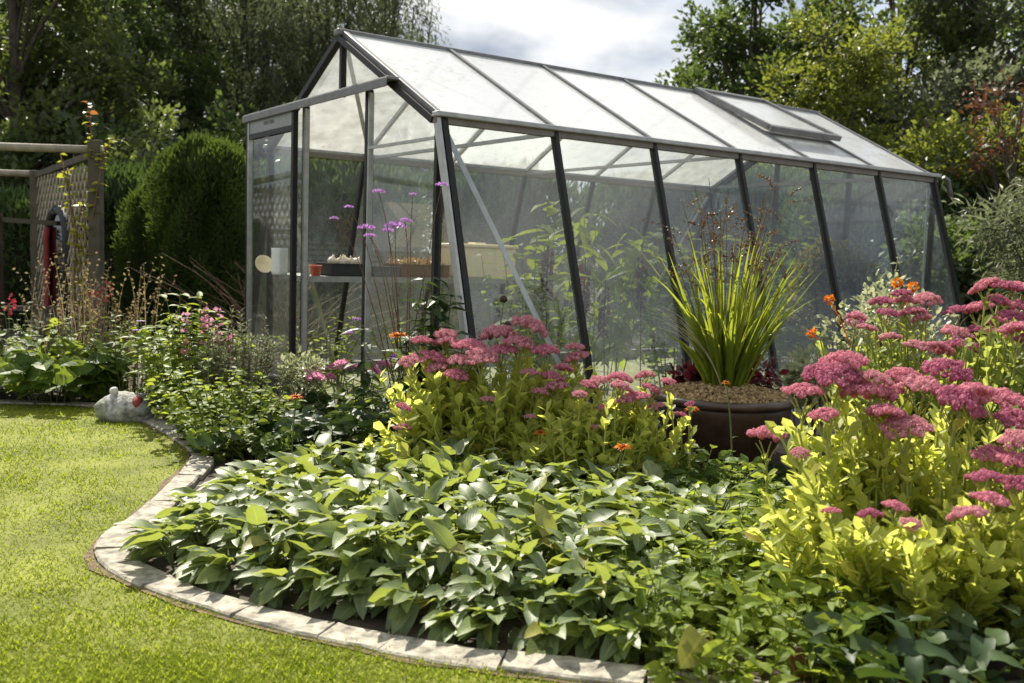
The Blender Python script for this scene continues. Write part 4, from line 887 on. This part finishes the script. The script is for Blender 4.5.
# rose with pale shiny leaves, right of the bowl
ros, Pl = shrub('rose_bush', 'airy rose bush with small glossy pale leaves at the far end of the greenhouse', 'rose', at(868, 452), .42, .40, 1.02, 2600, OVAL, .040, M_varie, 103, zmin=.15, shell=.33, lumps=14)
for k, (px, py) in enumerate(((897, 283), (913, 287), (830, 300), (812, 333))):
    tip = atd(px, py, 4.75) - np.array(ros.location); fb = MB(); n = 26; d = rdir(rng, n); fb.batch(SMALL, d * .010 + tip, d, rdir(rng, n), .022, 1.5); fb.tube(curve_stem((0, 0, .1), tip, .1, 6, rng), .003, 4); fb.build('flower', M_orange, ros)
sh = MB(); q0 = atd(899, 255, 4.75) - np.array(ros.location); P = curve_stem((0, 0, .2), q0, .05, 6, rng); sh.tube(P, .003, 4); leaves_on(sh, P, 26, OVAL, .045, rng, .3, 1, .3, .2); sh.build('shoot', M_varie, ros)
shrub('leafy_shrub', 'dark glossy shrub between bowl planter and front sedum', 'shrub', at(812, 446), .30, .3, .55, 1100, OVAL, .05, M_varie, 104, zmin=.05, shell=.4)
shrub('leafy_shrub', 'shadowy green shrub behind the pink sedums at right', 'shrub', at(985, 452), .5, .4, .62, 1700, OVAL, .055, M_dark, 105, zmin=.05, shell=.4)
pf = atd(856, 320, 4.3); b = np.array([pf[0], pf[1], 0]); t = thing('pink_zinnia', 'round pale pink flower between rose bush and greenhouse post', 'flower', b); mb = MB(); mb.tube(curve_stem((0, 0, 0), pf - b, .05), .004, 5); mb.build('stem', M_stem, t)
n = 120; d = rdir(rng, n); fb = MB(); fb.batch(SMALL, d * .022 + (pf - b), d, rdir(rng, n), .022, 1.5); fb.build('petals', M_pink, t)
# low stone trough edge
tp = at(416, 452, 0); tr_ = thing('stone_trough', 'low stone trough with a pale rim half hidden by leaves left of the tall sedum', 'trough', tp, .15)
mb = MB(); mb.box((0, 0, .055), (.26, .16, .11)); mb.build('trough_body', plain('dark trough stone', (.10, .085, .07), .9, noise=.4, nscale=12, bump=.4), tr_, .01)
mb = MB(); 
for c, s_ in (((0, -.075, .118), (.28, .03, .022)), ((0, .075, .118), (.28, .03, .022)), ((-.125, 0, .118), (.03, .118, .022)), ((.125, 0, .118), (.03, .118, .022))): mb.box(c, s_)
mb.build('rim', plain('pale trough rim', (.52, .48, .40), .85, noise=.3, nscale=16), tr_, .004)

# painted stone ornament
sp = at(119, 424); rng = np.random.default_rng(111)
st = thing('painted_stone', 'rough whitish garden stone painted with a red patch, at the lawn edge', 'stone ornament', sp + (0, .08, 0)); st.scale = (.88, .9, 1.0)
def rock(name, c, r, m_, parent, seed, sub=4):
    import bmesh
    bm = bmesh.new(); bmesh.ops.create_icosphere(bm, subdivisions=sub, radius=1.0); rg = np.random.default_rng(seed)
    dirs = rdir(rg, 30); am = rg.uniform(-.22, .20, 30)
    for v in bm.verts:
        d = np.array(v.co); k = 1 + sum(a_ * max(0, d @ q) ** 6 for a_, q in zip(am, dirs)) + .02 * math.sin(d[0] * 17 + d[1] * 13) * math.sin(d[2] * 15)
        v.co = Vector((d[0] * r[0] * k + c[0], d[1] * r[1] * k + c[1], max(0.0, d[2] * r[2] * k + c[2])))
    me = bpy.data.meshes.new(name); bm.to_mesh(me); bm.free(); me.polygons.foreach_set('use_smooth', [True] * len(me.polygons)); me.materials.append(m_)
    o = bpy.data.objects.new(name, me); COL.objects.link(o); o.parent = parent; return o
rock('stone_body', (0, 0, .065), (.175, .13, .100), plain('painted stone', (.20, .20, .18), .9, noise=.55, nscale=24, bump=.7, c2=(.62, .60, .56)), st, 7)
rock('shoulder', (.10, .0, .09), (.085, .10, .075), plain('grey stone shoulder', (.28, .28, .27), .9, noise=.5, nscale=30, bump=.7), st, 12, 3)
rock('shoulder', (-.10, -.02, .07), (.07, .09, .07), plain('mossy stone shoulder', (.26, .27, .20), .9, noise=.5, nscale=30, bump=.7), st, 13, 3)
rock('red_patch', (.105, -.068, .120), (.038, .045, .036), plain('red paint', (.22, .025, .02), .6, noise=.4, nscale=22), st, 8, 3)
rock('white_knob', (-.055, -.03, .175), (.024, .024, .024), plain('white paint', (.62, .61, .57), .8, noise=.35, nscale=40, bump=.4), st, 9, 3)
rock('hollow_shade', (.05, -.06, .10), (.032, .070, .042), plain('hollow shade grey', (.12, .12, .13), .8), st, 11, 3)  # raised lump; a hollow's shade is put into its dark grey

# ------------------------------------------------------------------ plants growing inside the greenhouse
perennial('tomato_plant', 'tall tomato vine inside the greenhouse beside the second glazing bar', 'tomato plant', gw(1.25, .75, .015), .30, 1.50, 11, OVAL, .16, 17, M_lime, M_stem, 120, .05, 1.1, .15, 1.2, taper=.15)
perennial('tomato_plant', 'drooping lime leaved vine inside the greenhouse behind the third glazing bar', 'tomato plant', gw(1.95, .95, .015), .36, 1.48, 12, LANCE, .22, 15, M_lime, M_stem, 121, -.25, 1.2, .3, 1.2, taper=.1)
perennial('pepper_plant', 'dense mid green crop inside the greenhouse, behind the sword leaves', 'pepper plant', gw(2.75, .9, .015), .46, 1.35, 22, OVAL, .13, 16, M_mid, M_stem, 122, .1, 1.2, .1, 1.1, taper=.15)
perennial('pepper_plant', 'crop at the far end inside the greenhouse, against the end gable', 'pepper plant', gw(4.0, 1.0, .015), .40, 1.45, 22, OVAL, .13, 16, M_mid, M_stem, 123, .1, 1.2, .1, 1.1, taper=.15)
shrub('potted_bush', 'dense bronze green bush pressed against the glass inside, behind the fifth glazing bar', 'bush', gw(3.42, .02, .015), .42, .30, 1.24, 6500, SMALL, .042, leaf_mat('bronze leaf', (.10, .075, .02), (.20, .19, .04), (.36, .32, .06), .4), 124)
perennial('amaranth', 'plant with dark red hanging tassels inside the greenhouse', 'amaranth', gw(1.55, 1.35, .015), .3, 1.35, 7, OVAL, .13, 9, M_mid, M_stem, 125, .0, 1.2, .3, 1.2)
for k, (u, s_, z) in enumerate(((1.15, .55, 1.02), (1.62, .75, .95), (1.78, .72, .80), (2.02, .62, 1.00))):
    mb = MB(); rr_ = np.random.default_rng(130 + k); n = 90; zz = rr_.uniform(0, .34, n); az = rr_.uniform(0, 6.3, n); mb.batch(SMALL, np.c_[.02 * np.cos(az), .02 * np.sin(az), -zz], np.c_[np.cos(az), np.sin(az), np.full(n, -1.2)], rdir(rr_, n), .035, 1.4); mb.tube([(0, 0, .04), (0, 0, -.34)], .006, 5); mb.tube([(0, 0, .03), (.0, 0, -.3), (.03, .03, -z + .02)], .004, 5)
    o = mb.build('red_tassel', M_burg); o.location = gw(u, s_, z); tag(o, 'dark red hanging flower tassel seen through the dusty long side glass', 'flower', 'red tassels inside the greenhouse')
perennial('leafy_plant', 'pale sunlit plants under the shelf behind the doorway', 'plant', gw(.95, 1.75, .015), .38, .62, 24, LANCE, .10, 12, M_lime, M_stem, 126, .3, 1.2, .1, 1.2)
perennial('leafy_plant', 'pale plants under the left end of the shelf behind the sliding door', 'plant', gw(.4, 2.15, .015), .34, .55, 24, LANCE, .09, 12, M_lime, M_stem, 127, .3, 1.2, .1, 1.2)
perennial('leafy_plant', 'green plants under the cream box end of the shelf', 'plant', gw(1.95, 1.75, .015), .4, .62, 26, OVAL, .09, 12, M_mid, M_stem, 128, .3, 1.2, .1, 1.2)

# ------------------------------------------------------------------ trellis, mirror
wood = plain('weathered grey brown post', (.075, .066, .048), .9, noise=.35, nscale=7, bump=.5)
wood_l = plain('pale peeled rail', (.30, .27, .21), .8, noise=.3, nscale=10, bump=.3)
p1 = at(95, 372.7); p1 = np.array([(95 - 512) / F_PX * 7.3, 7.3, 0]); p2 = np.array([(36 - 512) / F_PX * 9.0, 9.0, 0])
tz1, tz2 = 1.74, 1.62
tre = thing('trellis_arch', 'weathered wooden pergola with square posts, round rails and a lattice side panel', 'pergola', p1)
def T3(p, z): return np.array([p[0] - p1[0], p[1] - p1[1], z])
mb = MB(); mb.bar(T3(p1, -.05), T3(p1, tz1), .088, .088, (1, 0, 0)); mb.build('post', wood, tre, .006)
mb = MB(); mb.bar(T3(p2, -.05), T3(p2, tz2), .088, .088, (1, 0, 0)); mb.build('post', wood, tre, .006)
pd = (p2 - p1) / np.linalg.norm(p2 - p1); pl = np.linalg.norm(p2 - p1)
for z0, z1 in ((tz1 - .10, tz2 - .04), (.25, .25)):
    mb = MB(); mb.bar(T3(p1 + pd * .05, z0), T3(p2 - pd * .05, z1), .04, .05); mb.build('rail', wood, tre)
for q, z in ((p1, tz1 - .07), (p2, tz2 - .03)):
    e = q + np.array([-2.6, .05, 0]); mb = MB(); mb.tube([T3(q + (.05, 0, 0), z), T3((q + e) / 2, z + .005), T3(e, z + .03)], .030, 8); mb.build('round_rail', wood_l, tre)
    mb = MB(); mb.bar(T3(e, -.05), T3(e, z), .088, .088, (1, 0, 0)); mb.build('post', wood, tre)
lat = MB(); c0, c1 = .42 * pl, .78 * pl     # arch opening along the panel
def in_arch(a, z): 
    ca = (c0 + c1) / 2; ra = (c1 - c0) / 2
    return abs(a - ca) < ra and (z < 1.02 or (a - ca) ** 2 / ra ** 2 + ((z - 1.02) / .26) ** 2 < 1) and z > .30
sp_ = .13
for sgn in (1, -1):
    for k in range(-14, 34):
        a0 = k * sp_; seg_ = []
        ts = np.linspace(.27, 1.56, 44); run = []
        for z in ts:
            a = a0 + sgn * (z - .27); ok = .05 < a < pl - .05 and not in_arch(a, z)
            if ok: run.append((a, z))
            if (not ok or z == ts[-1]) and len(run) > 1:
                (a_, za), (b_, zb_) = run[0], run[-1]; off = np.array([.006 * sgn * pd[1], -.006 * sgn * pd[0], 0]); lat.bar(T3(p1 + pd * a_, za) + off, T3(p1 + pd * b_, zb_) + off, .026, .010, (-pd[1], pd[0], 0)); run = []
            elif not ok: run = []
lat.build('lattice', wood_l, tre)
# arched garden mirror in the opening
ca = (c0 + c1) / 2; ra = (c1 - c0) / 2; mc = p1 + pd * ca
mir = thing('garden_mirror', 'dark arched frame with a red inner edge set in the lattice panel', 'mirror', (mc[0], mc[1], .30), math.atan2(pd[1], pd[0]))
def arch(r_, z0, zc, rz_, k=16):
    a = np.linspace(PI, 0, k); return [(-r_, 0, z0)] + [(r_ * math.cos(t), 0, zc + rz_ * math.sin(t)) for t in a] + [(r_, 0, z0)]
mb = MB(); P = np.array(arch(ra - .035, .03, .72, .23)); P = np.vstack([P, P[0]]); mb.tube(P, .042, 6); mb.build('frame', plain('dark frame', (.018, .018, .022), .7), mir)
mb = MB(); rr2 = ra - .085; P = np.array([(rr2 * .9, .03, .80), (rr2, .03, .70), (rr2, .03, .4), (rr2, .03, .09), (0, .03, .08), (-rr2, .03, .09)]); mb.tube(P, .028, 6); mb.build('red_edge', plain('red paint edge', (.22, .022, .02), .6), mir)
mm_, t_, o_ = mat('mirror'); gl_ = N(t_, 'ShaderNodeBsdfGlossy', i_Roughness=.03); gl_.inputs['Color'].default_value = (.22, .23, .22, 1); L(t_, gl_.outputs[0], o_.inputs['Surface'])
mb = MB(); P = np.array(arch(ra - .05, .05, .71, .21)); P[:, 1] = -.004; mb.add(P, [np.arange(len(P))[None]]); P2 = P.copy(); P2[:, 1] = .004; mb.add(P2, [np.arange(len(P))[None, ::-1]]); mb.build('mirror_glass', mm_, mir)
# short fence post at the left edge
q = np.array([(-6 - 512) / F_PX * 8.2, 8.2, 0]); fp = thing('garden_gate', 'low brown post and rail at the left edge behind the trellis', 'gate', q)
mb = MB(); mb.bar((0, 0, -.05), (0, 0, 1.20), .09, .09, (1, 0, 0)); mb.build('post', plain('reddish brown post', (.075, .05, .036), .9, noise=.3, nscale=9, bump=.4), fp)
mb = MB(); mb.bar((.05, .02, 1.15), (.75, .25, 1.12), .03, .04); mb.build('rail', wood, fp); mb = MB(); mb.bar((.05, .02, .4), (.75, .25, .4), .03, .04); mb.build('rail', wood, fp)
# climber on the post with a red and yellow tip
cl = thing('climber', 'climbing vine with yellow and red leaves on the trellis post and lattice', 'climber', p1); rng = np.random.default_rng(140); lb = MB(); sb = MB(); rb = MB()
for k in range(7):
    a_ = rng.uniform(0, .75) if k else 0; tip = T3(p1 + pd * a_, rng.uniform(1.2, 1.7)) + np.r_[rng.normal(0, .05, 2), 0]; b = T3(p1 + pd * rng.uniform(.05, .4), 0); P = curve_stem(b, tip, .12, 10, rng); P[:, 1] -= .05; sb.tube(P, .006, 5); leaves_on(lb, P, 26, OVAL, .065, rng, .25, 1, .1, 0, 1.5)
P = curve_stem(T3(p1, 1.6) + (-.02, -.05, 0), T3(p1, 2.02) + (-.05, -.03, 0), .1, 8, rng); sb.tube(P, .005, 5); leaves_on(lb, P, 10, OVAL, .06, rng, 0, .6, .1, 0, 1.4); leaves_on(rb, P, 9, OVAL, .055, rng, .6, 1, .1, 0, 1.4)
P = curve_stem(T3(p1, 1.55) + (.05, -.05, 0), T3(p1, 1.75) + (.14, -.03, 0), .1, 8, rng); sb.tube(P, .005, 5); leaves_on(lb, P, 14, OVAL, .06, rng, 0, 1, .1, 0, 1.4)
sb.build('stems', M_bstem, cl); lb.build('foliage', lm('vine leaf', (.14, .17, .02), (.34, .32, .03), (.5, .5, .05), .45), cl); rb.build('red_leaves', lm('autumn leaf', (.22, .07, .02), (.36, .13, .04), (.42, .16, .05), .4), cl)

# ------------------------------------------------------------------ hedge and trees
M_conif = lm('conifer spray', (.026, .046, .012), (.060, .095, .020), (.15, .22, .03), .35, .6, .2)
M_hedge = lm('hedge leaf', (.025, .05, .016), (.06, .10, .028), (.12, .18, .03), .3, .5, .35)
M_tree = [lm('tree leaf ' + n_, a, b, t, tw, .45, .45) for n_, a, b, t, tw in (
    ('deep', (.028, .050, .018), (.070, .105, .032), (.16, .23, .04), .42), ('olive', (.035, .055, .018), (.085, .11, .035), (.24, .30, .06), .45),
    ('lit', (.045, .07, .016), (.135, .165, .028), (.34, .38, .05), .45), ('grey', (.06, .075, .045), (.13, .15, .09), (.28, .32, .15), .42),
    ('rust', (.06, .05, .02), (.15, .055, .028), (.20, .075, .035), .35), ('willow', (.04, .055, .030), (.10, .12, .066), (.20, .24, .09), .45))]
def tree(name, label, px, D, h, rx, rz, zc, mat_i, nl, leaf, seed, group=None, lumps=34, tpl=None, trunk=.14, lump_r=(.16, .30), hang=0.0, sub=None, ry=None, trunks=1, gap=1.0):
    """trunk and limbs reaching foliage clumps; clumps sit in an uneven ellipsoid centred at height zc"""
    rng = np.random.default_rng(seed); x = (px - 512) / F_PX * D; t = thing(name, label, 'tree', (x, D, 0), 0, group); ry = ry or rx
    C = []
    while len(C) < lumps:
        d = rng.uniform(-1, 1, 3)
        if d @ d < 1 and d @ d > .10: C.append(d)
    C = np.array(C); Cw = C * np.array([rx, ry, rz]) + np.array([0, 0, zc]); rad = rng.uniform(*lump_r, lumps) * min(rx, rz) * 1.25
    wts = rad ** 2; k = rng.choice(lumps, nl, p=wts / wts.sum()); d = rdir(rng, nl); r_ = rad[k] * rng.random(nl) ** .45
    # twigs: leaves gather on short sprays so the outline frays
    nspr = max(40, nl // 26); spk = rng.choice(lumps, nspr, p=wts / wts.sum()); sd2 = rdir(rng, nspr); sc2 = Cw[spk] + sd2 * (rad[spk] * rng.random(nspr) ** .4 * 1.05)[:, None] * np.array([1, 1, .85])
    q = rng.integers(0, nspr, nl); tw_ = rng.random(nl)[:, None]; sdir = unit(sd2 + np.array([0, 0, .25 - 1.3 * hang]) + rng.normal(0, .35, (nspr, 3)))
    P = sc2[q] + sdir[q] * (tw_ - .3) * (.30 + .5 * hang) * gap + rng.normal(0, .045 + .015 * rx, (nl, 3)); ok = P[:, 2] > .15; P = P[ok]; q = q[ok]; n = len(P)
    A = unit(sdir[q] + rng.normal(0, .55, (n, 3)) + np.array([0, 0, -.35 * hang])); H = unit(np.array([0, 0, 1.]) + rng.normal(0, .65, (n, 3)))
    tb = MB()
    bases = [np.array([rng.normal(0, .05) if trunks == 1 else rng.normal(0, .35), rng.normal(0, .05) if trunks == 1 else rng.normal(0, .2), -.1]) for _ in range(trunks)]
    spines = []
    for b in bases:
        top = np.array([b[0] * 2 + rng.normal(0, .12 * rx), rng.normal(0, .12 * rx), zc + rz * .75]); S = curve_stem(b, top, .08, 12, rng); spines.append(S); tb.tube(S, np.linspace(trunk, trunk * .15, 12) * (1 + .5 * np.exp(-np.linspace(0, 9, 12))), 8)
    for j in range(lumps):
        S = spines[j % trunks]; tz = np.clip((Cw[j, 2] * .62 - S[0, 2]) / (S[-1, 2] - S[0, 2]), .12, .92); b = along(S, np.array([tz]))[0]; B = curve_stem(b, Cw[j], .18, 7, rng); tb.tube(B, np.linspace(trunk * .32, trunk * .06, 7), 5, False)
        for w_ in range(3): e = Cw[j] + rdir(rng, 1)[0] * rad[j] * .9; tb.tube(curve_stem(B[4], e, .15, 5, rng), np.linspace(trunk * .10, trunk * .03, 5), 4, False)
    tb.build('trunk', M_bark, t)
    lb = MB(); lb.batch(tpl or QUAD, P, A, H, leaf * rng.uniform(.6, 1.3, n), 1.0); c = lb.build('crown', M_tree[mat_i], t)
    return t
# conifer in front of the left trees
def conifer(name, label, px, D, w, dp, h, seed, m_, nl, cat='hedge', ln=.10, top_fray=.22, group=None):
    rng = np.random.default_rng(seed); x = (px - 512) / F_PX * D; t = thing(name, label, cat, (x, D, 0), 0, group); lb = MB(); 
    core = MB(); cb_ = []
    a = rng.uniform(0, 2 * PI, nl); z = h * rng.random(nl) ** .85; prof_ = np.clip((1 - (z / h) ** 9), .0, 1) ** .5 * (1 + .07 * np.sin(a * 5 + z * 4) + .08 * np.sin(a * 9 - z * 7)); r_ = (.80 + .25 * rng.random(nl)) * prof_ * (1 + .09 * np.sin(a * 3 + z * 2.1 + seed) + .07 * np.sin(a * 7 - z * 3.3 + seed * 2) + .05 * np.sin(a * 13 + z * 9)) + np.where(rng.random(nl) < .06, rng.uniform(0, .16, nl), 0)
    sq = 1 / np.maximum(np.abs(np.cos(a)), np.abs(np.sin(a))) ** .55
    P = np.c_[np.cos(a) * r_ * w * sq, np.sin(a) * r_ * dp * sq, z]; up = (z / h > .82)
    A = unit(np.c_[np.cos(a) * .6, np.sin(a) * .6, np.full(nl, .55) + up * .8] + rng.normal(0, .35, (nl, 3))); lb.batch(NARROW, P, A, unit(np.c_[np.cos(a), np.sin(a), np.full(nl, .3)] + rng.normal(0, .4, (nl, 3))), ln * rng.uniform(.6, 1.4, nl), 1.6)
    k = nl // 9; a = rng.uniform(0, 2 * PI, k); rr_ = np.sqrt(rng.random(k)); P = np.c_[np.cos(a) * rr_ * w * .9, np.sin(a) * rr_ * dp * .9, h * (.93 - .16 * rr_ ** 3 + .05 * np.sin(a * 2 + seed) * rr_ + .03 * np.sin(a * 5 + rr_ * 9)) + rng.uniform(-.1, .06, k)]; A = unit(np.c_[rng.normal(0, .25, (k, 2)), np.ones(k)]); lb.batch(NARROW, P, A, rdir(rng, k), top_fray * rng.uniform(.5, 1.2, k), 1.0)
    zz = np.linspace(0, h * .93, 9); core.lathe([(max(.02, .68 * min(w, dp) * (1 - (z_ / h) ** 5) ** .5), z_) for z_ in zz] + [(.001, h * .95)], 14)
    c = core.build('dark_core', plain('dark core fill ' + str(seed), (.018, .016, .010), 1, noise=.5, nscale=9, bump=.8), t); c.scale = (w / min(w, dp), dp / min(w, dp), 1)  # solid core; the shade between the sprays is put into its colour
    lb.build('foliage', m_, t); return t
conifer('conifer', 'dense square topped green conifer left of the greenhouse', 210, 9.3, .43, .55, 1.95, 150, M_conif, 60000, 'conifer', ln=.042, top_fray=.13)
conifer('conifer', 'lower shoulder of green conifer beside the square topped one', 166, 9.6, .34, .5, 1.55, 158, M_conif, 26000, 'conifer', ln=.042, top_fray=.13)
conifer('hedge', 'lower dark hedge between the trellis and the conifer', 118, 10.2, .62, .5, 1.70, 151, M_hedge, 9000, ln=.08)
conifer('hedge', 'dark hedge behind the trellis at the left edge', 20, 10.9, .85, .5, 1.42, 152, M_hedge, 10000, ln=.08)
conifer('hedge', 'dark hedge seen through the open greenhouse door', 330, 10.7, .95, .5, 1.95, 153, M_hedge, 12000, ln=.09, group=None)
conifer('hedge', 'dark hedge seen through the middle of the greenhouse', 490, 12.0, 1.15, .5, 2.0, 154, M_hedge, 12000, ln=.09)
conifer('hedge', 'dark hedge behind the far half of the greenhouse', 660, 13.2, 1.3, .5, 2.1, 155, M_hedge, 12000, ln=.09)
conifer('hedge', 'dark hedge seen between the sword leaves and the far glazing bars', 765, 12.6, 1.0, .5, 2.1, 157, M_hedge, 12000, ln=.08)
conifer('hedge', 'dark hedge just past the far greenhouse gable', 880, 11.6, 1.35, .6, 2.05, 156, M_hedge, 14000, ln=.09)
G1 = 'tall trees behind the hedge on the left'
tree('broadleaf_tree', 'leafy green tree at the upper left corner', 18, 15.0, 7, 1.9, 3.0, 3.9, 1, 22000, .115, 160, G1, 36)
tree('broadleaf_tree', 'dark green tree behind the trellis, second from the left edge', 125, 17.5, 7.5, 2.0, 3.0, 4.3, 0, 24000, .11, 161, G1, 36, trunks=2)
tree('willow', 'dark fine leaved tree with bare trunks above the conifer', 232, 19.5, 8, 2.1, 3.2, 4.6, 5, 34000, .12, 162, G1, 40, NARROW, hang=.9, trunks=4, trunk=.10)
tree('willow', 'dark grey green willow left of the greenhouse ridge', 318, 18.5, 8, 1.9, 3.1, 4.5, 5, 34000, .12, 163, G1, 40, NARROW, hang=.9, trunks=3, trunk=.10)
tree('willow', 'thin willow edge fraying into the sky beside the ridge', 388, 21.0, 7, 1.15, 2.8, 4.0, 5, 9000, .13, 164, G1, 24, NARROW, hang=.7, trunks=2, trunk=.08)
tree('understorey_bush', 'shadowy bush under the left trees', 70, 14.0, 3, 1.6, 1.2, 1.5, 0, 9000, .11, 165, None, 22)
tree('understorey_bush', 'sunlit gappy bush between trellis and conifer', 140, 12.0, 2.6, .9, 1.05, 1.35, 1, 5000, .09, 166, None, 18)
tree('understorey_bush', 'dark bush behind the conifer and greenhouse corner', 290, 15.0, 3, 1.8, 1.3, 1.6, 0, 9000, .11, 167, None, 22)
tree('broadleaf_tree', 'dense dark tree filling the gap behind the left trees', 160, 24.0, 8, 4.2, 3.6, 4.2, 0, 26000, .17, 180, G1, 46)
tree('broadleaf_tree', 'dense dark tree behind the willows left of the ridge', 295, 25.0, 8, 2.7, 3.7, 4.2, 0, 20000, .17, 181, G1, 40)
tree('broadleaf_tree', 'dark green mass at the far left edge behind the first tree', -10, 20.0, 8, 2.8, 3.2, 4.2, 0, 18000, .15, 182, G1, 40)
G2 = 'trees and tall shrubs behind the greenhouse on the right'
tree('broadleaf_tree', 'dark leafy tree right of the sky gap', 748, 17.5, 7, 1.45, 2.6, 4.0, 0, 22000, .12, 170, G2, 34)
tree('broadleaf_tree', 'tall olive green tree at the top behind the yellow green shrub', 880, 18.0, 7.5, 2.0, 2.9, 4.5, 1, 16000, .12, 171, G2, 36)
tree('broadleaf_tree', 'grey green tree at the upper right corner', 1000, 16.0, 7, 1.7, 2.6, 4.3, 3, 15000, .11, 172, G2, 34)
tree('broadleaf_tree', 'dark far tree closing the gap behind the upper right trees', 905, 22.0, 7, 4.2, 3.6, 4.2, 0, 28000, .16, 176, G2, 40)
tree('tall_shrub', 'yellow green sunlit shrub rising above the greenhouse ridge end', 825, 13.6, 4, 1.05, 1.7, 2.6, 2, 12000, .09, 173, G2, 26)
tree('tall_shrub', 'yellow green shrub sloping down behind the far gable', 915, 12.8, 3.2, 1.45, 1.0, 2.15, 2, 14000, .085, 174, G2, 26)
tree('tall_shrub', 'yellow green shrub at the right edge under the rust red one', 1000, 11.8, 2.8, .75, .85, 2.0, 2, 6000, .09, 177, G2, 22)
tree('rust_leaved_shrub', 'shrub with rust red leaves at the right edge', 992, 11.0, 3, .40, .80, 2.35, 4, 450, .08, 175, None, 16, trunk=.045)
tree('understorey_bush', 'dark shaded bush just beyond the far greenhouse corner', 985, 10.2, 2, .85, .75, .85, 0, 8000, .09, 178, None, 20)
tree('buddleia', 'grey leaved shrub leaning in from the right edge', 1030, 7.6, 2, .34, .62, 1.15, 3, 3800, .10, 179, None, 20, NARROW, trunk=.03, lump_r=(.2, .34))
rng = np.random.default_rng(190); lb = MB(); b = at(215, 400); bb = thing('bare_bush', 'brown leafless bush in the shade under the conifer', 'bush', (b[0], 8.0, 0))
for k in range(70): lb.tube(curve_stem((rng.normal(0, .15), rng.normal(0, .1), 0), (rng.normal(0, .45), rng.normal(0, .2), rng.uniform(.35, .95)), .2, 6, rng), np.linspace(.006, .002, 6), 4, False)
lb.build('twigs', M_bstem, bb)
